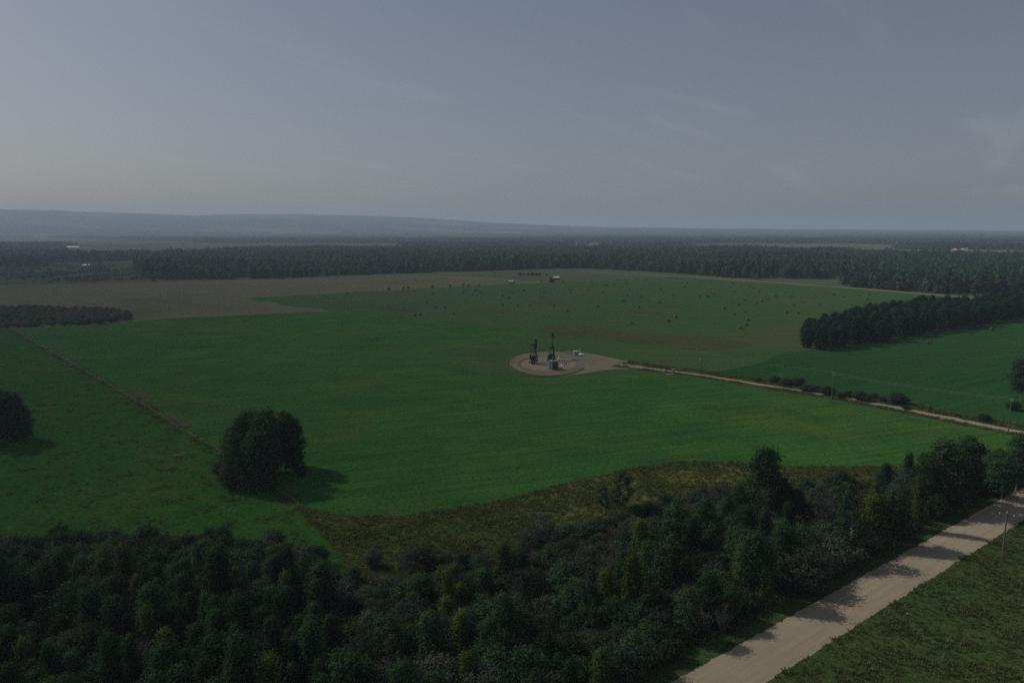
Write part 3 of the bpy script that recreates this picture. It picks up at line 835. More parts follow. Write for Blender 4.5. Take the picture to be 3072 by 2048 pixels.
# fence-line bushes far behind
FB = [(1167, 872, 863), (1210, 868, 861), (1225, 867, 860), (1297, 864, 856), (1350, 861, 853), (1390, 858, 850), (1406, 859, 853), (1438, 857, 851), (1039, 880, 876), (1855, 842, 838)]
for x, yb, yt in FB:
    tree_px(x, yb, yt, 'willow_shrub', 'small bush on the far fence line between stubble and hay', 0.9, 'bushes on the far fence line', 'fence_bush', (0, 3)[len(taken) % 2])
for x, yb, yt in [(1560, 826, 818), (1572, 826, 820), (1585, 826, 819), (1597, 827, 818), (1608, 827, 819), (1618, 827, 820), (1640, 829, 823)]:
    tree_px(x, yb, yt, 'willow_shrub', 'bush of the dark row in the pale far meadow', 1.3, 'bushes in the far meadow row', 'hedge_bush', (0, 3)[x % 2])
for x, yb, yt in [(1652, 848, 832), (1660, 848, 836), (1625, 848, 843), (1690, 846, 840), (1543, 849, 844)]:
    tree_px(x, yb, yt, 'grove_poplar', 'small tree beside the white-roofed far shed', 1.0, 'trees by the far shed', 'farmyard_tree')
tree_px(462, 845, 830, 'grove_poplar', 'single round tree at the edge of the marshy clearing', 1.1)
tree_px(300, 796, 782, 'grove_poplar', 'single dark tree beside the far white hut in the clearing', 1.3)

# the thicket
def free(x, y, r):
    return all((x - a) ** 2 + (y - b) ** 2 > (r + c) ** 2 for a, b, c in taken)
def vis(x, y):
    a, b = px_of(x, y, 4.0)
    return (a > -160) & (a < 3250) & (b < 2240)
op = P(1600, 1735)
GR = {'alder_bush': 'green alder bushes in the thicket', 'willow_shrub': 'willow shrubs packed in the thicket', 'young_poplar': 'young poplars in the lower left thicket', 'birch_tree': 'yellowish birches scattered in the thicket', 'aspen_tree': 'aspens scattered in the thicket', 'bare_shrub': 'bare grey shrubs in the thicket'}
LB = {'alder_bush': 'leafy dark green bush in the foreground thicket', 'willow_shrub': 'grey-green willow in the foreground thicket', 'young_poplar': 'slim dark green poplar in the foreground thicket',
      'birch_tree': 'slim yellow-tinged birch in the foreground thicket', 'aspen_tree': 'medium dark aspen among the thicket shrubs', 'bare_shrub': 'half-bare grey shrub among the thicket willows'}
cand = poisson([(p.x, p.y) for p in TPOLY], 2.75, 5, 90000, vis)
cnt = {}
for x, y in cand:
    if not free(x, y, 0.6): continue
    if (x - op.x) ** 2 / 30 + (y - op.y) ** 2 / 12 < 1: continue
    a, b = px_of(x, y); a, b = float(a), float(b)
    q = rnd.random()
    d_road = (Vector((x, y, 0)) - road_c).dot(RN) - ROAD_W / 2
    if a < 1000:
        if b < 1770: kind = 'willow_shrub' if q < 0.92 else 'bare_shrub'
        else: kind = 'young_poplar' if q < 0.66 else 'birch_tree' if q < 0.76 else 'willow_shrub' if q < 0.96 else 'bare_shrub'
    elif a < 2000:
        kind = 'willow_shrub' if q < 0.74 else 'young_poplar' if q < 0.84 else 'birch_tree' if q < 0.90 else 'bare_shrub' if q < 0.96 else 'aspen_tree'
    else:
        kind = 'willow_shrub' if q < 0.60 else 'aspen_tree' if q < 0.72 else 'young_poplar' if q < 0.80 else 'birch_tree' if q < 0.87 else 'bare_shrub'
    if d_road < 10 and kind in ('young_poplar', 'aspen_tree') and q > 0.3: kind = 'willow_shrub' if rnd.random() < 0.5 else kind
    low = b - float(np.interp(a, [p[0] for p in THICK], [p[1] for p in THICK])) < 75 and 1000 < a < 2650
    if low: kind = 'willow_shrub' if q < 0.75 else 'bare_shrub'
    if kind == 'willow_shrub' and cnt.get(kind, 0) > 292: kind = 'young_poplar'
    if kind == 'willow_shrub' and rnd.random() < (0.5 if a < 900 else 0.38): kind = 'alder_bush'
    h = {'alder_bush': rnd.uniform(3.2, 6.4), 'willow_shrub': rnd.uniform(2.8, 5.6), 'young_poplar': rnd.choice([rnd.uniform(3.5, 6.0), rnd.uniform(6.0, 9.2)]), 'birch_tree': rnd.uniform(5.0, 8.6), 'aspen_tree': rnd.uniform(7.0, 10.0), 'bare_shrub': rnd.uniform(3.5, 6.0)}[kind]
    if a < 1000 and b < 1700: h *= 0.8
    if low: h = rnd.uniform(1.8, 3.6)
    elif kind in ('young_poplar', 'birch_tree') and rnd.random() < 0.15: h *= 1.3
    cnt[kind] = cnt.get(kind, 0) + 1
    zone = ('along the pasture edge, upper left' if b < 1770 else 'in the lower left corner') if a < 1000 else 'on the side next to the gravel road' if d_road < 16 else 'in the lower middle of the photo' if b > 1830 else 'below the rough grass strip'
    plant(kind, x, y, h, LB[kind] + ', ' + zone, GR[kind] + ' ' + zone, None, rnd.uniform(0.85, 1.35))
print('thicket', cnt)

# the grove on the right
GROVE = [(2395, 1046), (2440, 1052), (2520, 1046), (2620, 1030), (2760, 1004), (2900, 984), (3072, 958), (3350, 920), (3350, 900), (3072, 922), (2850, 945), (2700, 965), (2560, 985), (2450, 1005), (2395, 1030)]
gcand = poisson([(p.x, p.y) for p in pw(GROVE)], 6.3, 9, 30000, lambda x, y: (px_of(x, y)[0] < 3180))
gcand.sort(key=lambda p: p[1])
for x, y in gcand[:290]:
    a, b = px_of(x, y)
    h = 11.0 + 4.0 * min(1, max(0, (a - 2380) / 250)) * rnd.uniform(0.5, 1.2)
    if a > 2800: h *= 0.9
    plant('grove_poplar', x, y, h * rnd.uniform(0.85, 1.05), 'dark poplar in the dense grove right of the hay field', 'poplars of the right grove', 'poplar_tree', rnd.uniform(0.95, 1.2))
print('grove', len(gcand))
# willow patch far left
WP = [(-350, 1000), (0, 985), (180, 978), (330, 970), (392, 960), (380, 948), (300, 938), (160, 932), (0, 930), (-350, 935)]
wc = poisson([(p.x, p.y) for p in pw(WP)], 5.2, 12, 40000)
wvis = sorted([p for p in wc if px_of(*p)[0] > -60], key=lambda p: p[1])
for x, y in wvis[:110]:
    plant('willow_shrub', x, y, rnd.uniform(3.2, 4.8), 'willow on the near edge of the low patch behind the crop, far left', 'willows of the far left patch edge', 'patch_willow', rnd.uniform(1.2, 1.5), (1, 2, 4)[rnd.randrange(3)])

# ------------------------------------------------------------------ scattered stuff (geometry nodes)
def scatter(name, pts, scales, rots, idx, protos, label, cat=None):
    src = bpy.data.collections.new(name + '_source')
    for i, me in enumerate(protos):
        src.objects.link(bpy.data.objects.new('%s_%02d' % (name, i), me))
    n = len(pts)
    me = bpy.data.meshes.new(name)
    me.vertices.add(n)
    me.vertices.foreach_set('co', np.asarray(pts, np.float32).ravel())
    for an, tp, dat, key in (('scl', 'FLOAT_VECTOR', scales, 'vector'), ('rot', 'FLOAT', rots, 'value'), ('idx', 'INT', idx, 'value')):
        a = me.attributes.new(an, tp, 'POINT')
        a.data.foreach_set(key, np.asarray(dat, np.int32 if tp == 'INT' else np.float32).ravel())
    o = link(bpy.data.objects.new(name, me))
    ng = bpy.data.node_groups.new(name, 'GeometryNodeTree')
    ng.interface.new_socket('Geometry', in_out='INPUT', socket_type='NodeSocketGeometry')
    ng.interface.new_socket('Geometry', in_out='OUTPUT', socket_type='NodeSocketGeometry')
    n_, l_ = ng.nodes, ng.links
    gi, go = n_.new('NodeGroupInput'), n_.new('NodeGroupOutput')
    ci = n_.new('GeometryNodeCollectionInfo')
    ci.inputs['Collection'].default_value = src
    ci.inputs['Separate Children'].default_value = True
    ci.inputs['Reset Children'].default_value = True
    ip = n_.new('GeometryNodeInstanceOnPoints')
    ip.inputs['Pick Instance'].default_value = True
    def attr(an, tp):
        a = n_.new('GeometryNodeInputNamedAttribute'); a.data_type = tp; a.inputs['Name'].default_value = an
        return a.outputs['Attribute']
    cx = n_.new('ShaderNodeCombineXYZ')
    l_.new(attr('rot', 'FLOAT'), cx.inputs['Z'])
    l_.new(gi.outputs[0], ip.inputs['Points'])
    l_.new(ci.outputs[0], ip.inputs['Instance'])
    l_.new(attr('idx', 'INT'), ip.inputs['Instance Index'])
    l_.new(attr('scl', 'FLOAT_VECTOR'), ip.inputs['Scale'])
    l_.new(cx.outputs[0], ip.inputs['Rotation'])
    l_.new(ip.outputs[0], go.inputs[0])
    md = o.modifiers.new('scatter', 'NODES'); md.node_group = ng
    return tag(o, label, cat, None, 'stuff')
def far_tree(seed, H, Rc, n, leaf, shape, mat):
    rng = np.random.default_rng(seed)
    t = rng.random(n) ** (0.8 if shape == 'round' else 1.2)
    z = H * (0.06 + 0.94 * t)
    if shape == 'round':
        w = np.sqrt(np.clip(1 - (2 * np.clip(0.18 + 0.82 * t, 0, 1) - 1) ** 2, 0.02, 1))
    else:
        w = np.clip(1 - t, 0.03, 1) ** 0.9
    th = rng.random(n) * 6.283
    rad = Rc * w * np.sqrt(rng.uniform(0.25, 1.0, n)) * (1 + 0.3 * np.sin(th * 3 + seed + z))
    c = np.stack([rad * np.cos(th), rad * np.sin(th), z], 1)
    nr = np.stack([1.3 * np.cos(th), 1.3 * np.sin(th), (1.2 * t if shape == 'round' else 0.4 + 0 * t)], 1) + 0.45 * ico_dirs(rng, n)
    return leaf_quads(c, nr, leaf * rng.uniform(0.6, 1.4, n), rng, 0.7), rng.random(n)
FAR = []
for i in range(5):
    v, t = far_tree(40 + i, 15, 3.2, 150, 1.05, 'round', 'wood'); FAR.append(quads_mesh('woodland_tree', v, t, M['wood']))
for i in range(2):
    v, t = far_tree(60 + i, 17, 2.4, 130, 0.9, 'cone', 'spruce'); FAR.append(quads_mesh('woodland_spruce', v, t, M['spruce']))
def grove_tile(seed):
    rng = np.random.default_rng(seed); vs, ts = [], []
    for k in range(26):
        h = rng.uniform(9, 17)
        v, t = far_tree(seed * 100 + k, h, rng.uniform(3, 4.6), 22, 2.6, 'round' if rng.random() < .8 else 'cone', 'wood')
        v[..., 0] += rng.uniform(-28, 28); v[..., 1] += rng.uniform(-28, 28)
        vs.append(v); ts.append(t)
    return quads_mesh('woodland_stand', np.concatenate(vs), np.concatenate(ts), M['wood'])
TILES = [grove_tile(3 + i) for i in range(4)]

WOOD = [(-900, 806), (0, 802), (100, 800), (160, 788), (420, 785), (405, 818), (455, 840), (640, 839), (820, 836), (1000, 828), (1300, 818), (1500, 812), (1690, 805), (1760, 806), (1900, 813), (2040, 822), (2170, 832), (2270, 838),
        (2280, 834), (2520, 839), (2530, 860), (2700, 873), (2920, 888), (3080, 880), (3300, 905), (4200, 960), (4200, 765), (3100, 772), (2960, 777), (2780, 772), (2600, 757), (2000, 748), (1500, 750), (1000, 750), (780, 748), (700, 756), (560, 764), (400, 768), (250, 770), (150, 767), (110, 754), (-900, 752)]
WCLEAR = [[(1055, 777), (1190, 774), (1195, 785), (1060, 787)], [(1320, 780), (1370, 779), (1372, 784), (1322, 785)], [(700, 776), (745, 775), (750, 779), (705, 780)]]
wpoly = [(p.x, p.y) for p in pw(WOOD)]
def woods():
    rng = np.random.default_rng(3)
    n = 420000
    r = np.sqrt(rng.uniform(560 ** 2, 3100 ** 2, n)); th = rng.uniform(R(-42), R(42), n)
    x, y = r * np.sin(th), r * np.cos(th)
    k = in_poly(x, y, wpoly)
    px_, py_ = px_of(x, y)
    for c in WCLEAR: k &= ~in_poly(px_, py_, c)
    k &= rng.random(n) < np.interp(r, (500, 1000, 1500, 3000), (0.62, 0.5, 0.36, 0.24))
    gap = vnoise(x, y, 320, 11)
    k &= (vnoise(x, y, 65, 13) > -0.42) | (r > 1500)
    k &= gap < np.interp(r, (1200, 1700, 3000), (0.62, 0.34, 0.22))
    x, y, r = x[k], y[k], r[k]
    n = len(x)
    patch = vnoise(x, y, 420, 21) + 0.5 * vnoise(x, y, 90, 23)
    hs_ = np.interp(patch, (-0.6, 0.6), (0.48, 1.05)) * rng.choice([0.55, 0.75, 0.9, 1.0, 1.2], n) * rng.uniform(0.9, 1.1, n)
    idx = np.where(rng.random(n) < np.clip(0.06 + 0.4 * vnoise(x, y, 500, 31), 0.01, 0.45), rng.integers(5, 7, n), rng.integers(0, 5, n))
    w = hs_ ** 0.7 * rng.uniform(0.9, 1.5, n) * np.interp(r, (1000, 3000), (1.0, 1.45))
    scatter('woodland', np.stack([x, y, np.zeros(n)], 1), np.stack([w, w, hs_], 1), rng.uniform(0, 6.28, n), idx, FAR, 'hazy mixed woodland belt stretching behind the fields', 'woodland')
    print('woods', n)
    # beyond: stands of trees on the plain and the hills
    n = 60000
    r = 2600 * (14000 / 2600) ** (rng.random(n) ** 0.85); th = rng.uniform(R(-44), R(44), n)
    x, y = r * np.sin(th), r * np.cos(th)
    g1 = vnoise(x * 0.8 + y * 0.6, (y * 0.8 - x * 0.6) * 0.9, 2100, 41) + 0.5 * vnoise(x, y, 800, 43)
    k = (g1 > -0.08) & ~in_poly(x, y, wpoly)
    px_, py_ = px_of(x, y)
    for c in FARW: k &= ~in_poly(x, y, c)
    x, y = x[k], y[k]; n = len(x)
    z = terrain(x, y) - 0.5
    s = rng.uniform(0.8, 1.3, n); wd = np.interp(np.hypot(x, y), (2600, 14000), (1.0, 3.6))
    scatter('far_woodland', np.stack([x, y, z], 1), np.stack([s * wd, s * wd, s], 1), rng.uniform(0, 6.28, n), rng.integers(0, 4, n), TILES, 'blue hazy woods on the plain and low hills far away', 'woodland')
    print('far', n)
    # shrubs of the left patch behind its edge
    q = np.array([p for p in wc if p not in set(wvis[:110])])
    n = len(q)
    prot = [quads_mesh('thicket_shrub', *(lambda a: (a[0], a[1]))(far_tree(80 + i, 4.2, 3.4, 240, 0.5, 'round', 'willow')), M['willow']) for i in range(3)]
    s = rng.uniform(0.8, 1.15, n)
    scatter('willow_thicket', np.stack([q[:, 0], q[:, 1], np.zeros(n)], 1), np.stack([s, s, s], 1), rng.uniform(0, 6.28, n), rng.integers(0, 3, n), prot, 'low dark willow patch between crop and stubble, far left', 'thicket')
woods()
def scrub():
    rng = np.random.default_rng(91)
    poly = [(p.x, p.y) for p in pw([(-300, 806), (0, 803), (150, 796), (390, 800), (440, 838), (200, 846), (0, 852), (-300, 858)])]
    xs, ys = [p[0] for p in poly], [p[1] for p in poly]
    x = rng.uniform(min(xs), max(xs), 5200); y = rng.uniform(min(ys), max(ys), 5200)
    k = in_poly(x, y, poly) & (vnoise(x, y, 120, 93) + 0.6 * vnoise(x, y, 40, 94) > 0.05)
    x, y = x[k], y[k]; n = len(x)
    s = rng.uniform(0.3, 0.95, n)
    prot = [quads_mesh('scrub_bush', *far_tree(95 + i, 4.0, 2.6, 110, 0.6, 'round', 'wood'), M['willow']) for i in range(3)]
    scatter('marsh_scrub', np.stack([x, y, np.zeros(n)], 1), np.stack([s, s, s], 1), rng.uniform(0, 6.28, n), rng.integers(0, 3, n), prot, 'low scrub scattered over the marshy clearing at far left', 'scrub')
scrub()

def tuft(seed, n, h, spread, mat):
    rng = np.random.default_rng(seed)
    b = rng.normal(size=(n, 2)) * spread
    th = rng.uniform(0, 6.28, n); ln = rng.uniform(0.1, 0.55, n) * h; hh = h * rng.uniform(0.5, 1.1, n)
    w = 0.035 + 0.05 * rng.random(n)
    px_, py_ = -np.sin(th) * w, np.cos(th) * w
    base = np.stack([b[:, 0], b[:, 1], np.zeros(n) - 0.05], 1)
    tip = base + np.stack([np.cos(th) * ln, np.sin(th) * ln, hh], 1)
    mid = base * 0.5 + tip * 0.5 + np.stack([0 * hh, 0 * hh, 0.12 * hh], 1)
    side = np.stack([px_, py_, 0 * px_], 1)
    V = np.stack([base - side * 0.6, mid - side, tip, mid + side], 1)
    return quads_mesh('grass_tuft', V, rng.random(n), M[mat])
TUFT = [tuft(1, 22, 0.55, 0.28, 'grassblade'), tuft(2, 22, 0.7, 0.3, 'grassblade'), tuft(3, 22, 0.75, 0.3, 'dryblade'), tuft(4, 20, 0.9, 0.25, 'dryblade')]
def grass(name, poly, n, seed, dry, label, smin=0.6, smax=1.3, clump=3.0, thr=-0.2, z=0.08, accept=None):
    rng = np.random.default_rng(seed)
    xs, ys = [p[0] for p in poly], [p[1] for p in poly]
    x = rng.uniform(min(xs), max(xs), n); y = rng.uniform(min(ys), max(ys), n)
    k = in_poly(x, y, poly)
    px_, py_ = px_of(x, y)
    k &= (px_ > -150) & (px_ < 3220) & (py_ < 2150)
    v = vnoise(x, y, clump * 4, seed) + 0.7 * vnoise(x, y, clump, seed + 1)
    k &= v > thr
    if accept is not None: k &= accept(x, y)
    x, y, v = x[k], y[k], v[k]; n = len(x)
    ua, un = x * RD.x + y * RD.y, -x * RD.y + y * RD.x
    dn = vnoise(ua * 0.35, un, 9, seed + 7) + 0.5 * vnoise(ua, un, 5, seed + 8)
    isdry = rng.random(n) < np.clip(dry + 0.75 * dn, 0.02, 0.97)
    idx = np.where(isdry, rng.integers(2, 4, n), rng.integers(0, 2, n))
    s = rng.uniform(smin, smax, n) * np.interp(vnoise(x, y, 14, seed + 9), (-0.5, 0.5), (0.65, 1.3))
    scatter(name, np.stack([x, y, np.full(n, z)], 1), np.stack([s * 1.3, s * 1.3, s], 1), rng.uniform(0, 6.28, n), idx, TUFT, label, 'grass')
    print(name, n)
grass('rough_tall_grass', [(p.x, p.y) for p in pw(ROUGH)], 24000, 51, 0.35, 'tall brown and yellow grass between crop and thicket', 0.45, 1.0, 3.0, -3)
vr = [road_c - RN * (ROAD_W / 2 + 0.1) + RD * t for t in (-80, 200)] + [road_c - RN * 75 + RD * t for t in (200, -80)]
grass('ditch_grass', [(p.x, p.y) for p in vr], 120000, 53, 0.12, 'tall green and brown ditch grass right of the gravel road', 0.3, 0.8, 2.5, -1.1)
vl = [road_c + RN * (ROAD_W / 2 + 0.1) + RD * t for t in (-80, 250)] + [road_c + RN * (ROAD_W / 2 + 8) + RD * t for t in (250, -80)]
grass('verge_grass', [(p.x, p.y) for p in vl], 14000, 55, 0.2, 'shaded grass strip between gravel road and thicket', 0.5, 1.0, 2.5, -0.8)
grass('undergrowth', [(p.x, p.y) for p in TPOLY], 50000, 57, 0.2, 'grass and weeds growing between the thicket shrubs', 0.7, 1.5, 3, -0.6)
grass('pasture_tufts', [(p.x, p.y) for p in pw(PAST)], 60000, 59, 0.12, 'coarse grass tufts all over the rough pasture', 0.45, 1.0, 2.5, 0.25)
fl = [p + Vector((1.2, 1.2, 0)) for p in FENCE] + [p - Vector((1.2, 1.2, 0)) for p in reversed(FENCE)]
grass('fence_grass', [(p.x, p.y) for p in fl], 40000, 61, 0.0, 'long grass growing along the left wire fence', 0.8, 1.5, 2.5, -0.5)
lv = [p - n_ * 2.1 for p, n_ in zip(LEASE, off)] + [p - n_ * 5.2 for p, n_ in reversed(list(zip(LEASE, off)))]
lv2 = [p + n_ * 2.1 for p, n_ in zip(LEASE, off)] + [p + n_ * 9 for p, n_ in reversed(list(zip(LEASE, off)))]
grass('lease_verge_grass', [(p.x, p.y) for p in lv2], 40000, 63, 0.35, 'tall weeds among the bushes behind the lease road', 0.5, 1.2, 3, -0.2)
grass('lease_ditch_grass', [(p.x, p.y) for p in lv], 20000, 65, 0.55, 'dry grass strip in front of the lease road', 0.6, 1.1, 3, -0.4)
# ------------------------------------------------------------------ pump jacks
def rot2(p, a):
    y, z = p
    return (y * math.cos(a) - z * math.sin(a), y * math.sin(a) + z * math.cos(a))
def pump_jack(loc, rz, tilt, label):
    t = tag(empty('pump_jack', loc, rz), label, 'pump jack', 'pump jacks on the well pad')
    I, G = M['iron'], M['irongrey']
    zs, La, Lf = 7.7, 3.9, 4.7
    a = R(tilt)
    m = MB()                                                    # skid
    for s in (-1, 1):
        m.box((s * 0.85, -1.6, 0.48), (0.16, 10.6, 0.10)); m.box((s * 0.85, -1.6, 0.32), (0.07, 10.6, 0.22)); m.box((s * 0.85, -1.6, 0.17), (0.16, 10.6, 0.08))
    for y in (-6.6, -5.2, -3.2, -1.8, 0.2, 1.6, 3.4): m.box((0, y, 0.33), (1.6, 0.14, 0.2))
    m.build('skid', G, t)
    MB().box((0, -1.6, 0.06), (2.6, 11.2, 0.14)).build('footing', M['concrete'], t)
    feet = [(-1.25, 1.5), (1.25, 1.5), (-0.95, -1.7), (0.95, -1.7)]
    for fx, fy in feet:                                          # samson post
        tx = 0.24 if fx > 0 else -0.24
        MB().bar((fx, fy, 0.5), (tx, 0.12 if fy > 0 else -0.12, zs - 0.25), 0.3, 0.3).build('post_leg', I, t)
    m = MB()
    for f in (0.25, 0.5, 0.72):
        q = [Vector((fx, fy, 0.5)).lerp(Vector((0.24 if fx > 0 else -0.24, 0.12 if fy > 0 else -0.12, zs - 0.25)), f) for fx, fy in feet]
        for i, j in ((0, 1), (1, 3), (3, 2), (2, 0)): m.bar(q[i], q[j], 0.09)
    m.build('post_brace', I, t)
    m = MB()                                                    # ladder on the rear leg
    b0, b1 = Vector((0.75, -1.95, 0.6)), Vector((0.25, -0.45, zs - 0.6))
    for s in (-0.2, 0.2): m.bar(b0 + Vector((s, 0, 0)), b1 + Vector((s, 0, 0)), 0.05)
    for k in range(18):
        p = b0.lerp(b1, (k + 0.5) / 18); m.bar(p - Vector((0.2, 0, 0)), p + Vector((0.2, 0, 0)), 0.035)
    m.build('ladder', G, t)
    m = MB().box((0, 0, zs - 0.1), (0.7, 0.5, 0.3))
    m.tube([(-0.45, 0, zs + 0.12), (0.45, 0, zs + 0.12)], 0.16, 10)
    m.build('saddle_bearing', G, t)
    bm_ = MB()                                                  # walking beam
    rx = Matrix.Rotation(a, 3, 'X')
    pv_ = Vector((0, 0, zs + 0.12))
    for z_, w, h in ((0.40, 0.56, 0.12), (0.0, 0.22, 0.68), (-0.40, 0.56, 0.12)):
        bm_.box(pv_ + rx @ Vector((0, (Lf - La) / 2, z_ + 0.42)), (w, Lf + La, h), rx)
    beam = bm_.build('walking_beam', I, t)
    hm = MB()                                                   # horse head: an arc of radius Rh about the bearing
    Rh, prof = Lf + 0.75, []
    for k in range(9):
        q = R(-17 + 42 * k / 8); prof.append((Rh * math.cos(q), Rh * math.sin(q) + 0.3))
    prof += [(Rh * math.cos(R(25)) - 0.35, Rh * math.sin(R(25)) + 0.28), (Lf - 0.3, 1.05), (Lf - 0.6, 0.05), (Lf - 0.1, -0.5)]
    n = len(prof); vs = []
    for sx in (-0.48, 0.48):
        for p in prof:
            y, z = rot2(p, a); vs.append((sx, y, z + zs + 0.12))
    hm.add(vs, [tuple(range(n)), tuple(range(2 * n - 1, n - 1, -1))] + [(i, i + n, (i + 1) % n + n, (i + 1) % n) for i in range(n)])
    hm.build('horse_head', I, t)
    yE, zE = rot2((-La, 0.2), a); zE += zs + 0.12                # equaliser and cranks
    m = MB().box((0, yE, zE), (2.6, 0.45, 0.45)); m.box((0, yE, zE + 0.3), (0.8, 0.7, 0.4))
    m.build('equaliser', I, t)
    yc, zc = -La - 0.15, 2.75
    rc = 1.55
    Lp = 5.0
    best = min((abs(math.hypot(yc + rc * math.cos(R(k)) - yE, zc + rc * math.sin(R(k)) - zE) - Lp), k) for k in range(90, 271, 3))[1]
    yp, zp_ = yc + rc * math.cos(R(best)), zc + rc * math.sin(R(best))
    for s in (-1, 1):
        MB().bar((s * 1.15, yE, zE), (s * 1.15, yp, zp_), 0.2, 0.2).build('pitman_arm', I, t)
        d = Vector((0, math.cos(R(best)), math.sin(R(best))))
        cA = Vector((s * 0.95, yc, zc))
        rr = Matrix.Rotation(R(best) - math.pi / 2, 3, 'X')
        cr_ = MB().box(cA + d * 0.75, (0.16, 0.5, 2.4), rr).build('crank', I, t)
        w = MB()
        prof2 = [(-1.15, -0.6), (1.15, -0.6), (1.35, 0.5), (1.0, 1.3), (0.35, 1.75), (-0.35, 1.75), (-1.0, 1.3), (-1.35, 0.5)]
        k2 = len(prof2); vs = []
        for sx in (-0.2, 0.2):
            for y, z in prof2:
                q = rr @ Vector((0, y, z + 0.55)); vs.append((cA.x + s * 0.26 + sx, yc + q.y, zc + q.z))
        w.add(vs, [tuple(range(k2)), tuple(range(2 * k2 - 1, k2 - 1, -1))] + [(i, i + k2, (i + 1) % k2 + k2, (i + 1) % k2) for i in range(k2)])
        w.build('counterweight', I, cr_)
    m = MB().box((0, yc, zc), (1.25, 1.7, 1.5)); m.box((0, yc, zc + 0.85), (0.9, 1.2, 0.22)); m.tube([(-1.1, yc, zc), (1.1, yc, zc)], 0.17, 10)
    m.build('gearbox', I, t)
    m = MB().box((0, yc, 1.25), (1.5, 1.9, 1.5)); m.build('gearbox_stand', G, t)
    m = MB().box((0.15, -6.3, 0.78), (1.1, 1.2, 0.5)); m.tube([(-0.35, -6.3, 1.3), (0.65, -6.3, 1.3)], 0.38, 12)
    m.build('motor', G, t)
    m = MB().box((-0.75, -5.5, 1.55), (0.22, 2.5, 1.3), Matrix.Rotation(R(25), 3, 'X')); m.build('belt_guard', G, t)
    MB().box((-1.5, -6.2, 1.15), (0.55, 0.6, 1.5)).build('control_cabinet', M['grey'], t)
    for s in (-1, 1):                                            # bridle and wellhead
        pts = []
        for k in (8, 6, 4, 3):
            y, z = rot2((Rh * math.cos(R(-17 + 42 * k / 8)) + 0.04, Rh * math.sin(R(-17 + 42 * k / 8)) + 0.3), a); pts.append((s * 0.14, y, z + zs + 0.12))
        yl = pts[-1][1]
        pts.append((s * 0.14, yl, 2.4 + 0.035 * tilt))
        MB().tube(pts, 0.03, 5).build('bridle_cable', I, t)
    z0 = 2.4 + 0.035 * tilt
    MB().box((0, yl, z0), (0.5, 0.16, 0.12)).tube([(0, yl, z0), (0, yl, 1.2)], 0.035, 6).build('polished_rod', M['galv'], t)
    m = MB().lathe([(0.28, 0.0), (0.28, 0.35), (0.17, 0.4), (0.17, 0.75), (0.24, 0.78), (0.24, 0.95), (0.12, 1.0), (0.12, 1.45)], 12, (0, yl, 0.1))
    m.tube([(-0.55, yl, 0.75), (0.55, yl, 0.75)], 0.09, 8)
    m.build('wellhead', G, t)
    return t
pj = P(1608, 1090)
pump_jack((pj.x - 0.6, pj.y + 3.0, 0.1), R(-9), -7, 'lower pump jack on the left, its head level')
pj2 = P(1662, 1085)
pump_jack((pj2.x - 0.6, pj2.y + 5.0, 0.1), R(-8), 27, 'taller pump jack behind the shed, its horse head raised high')

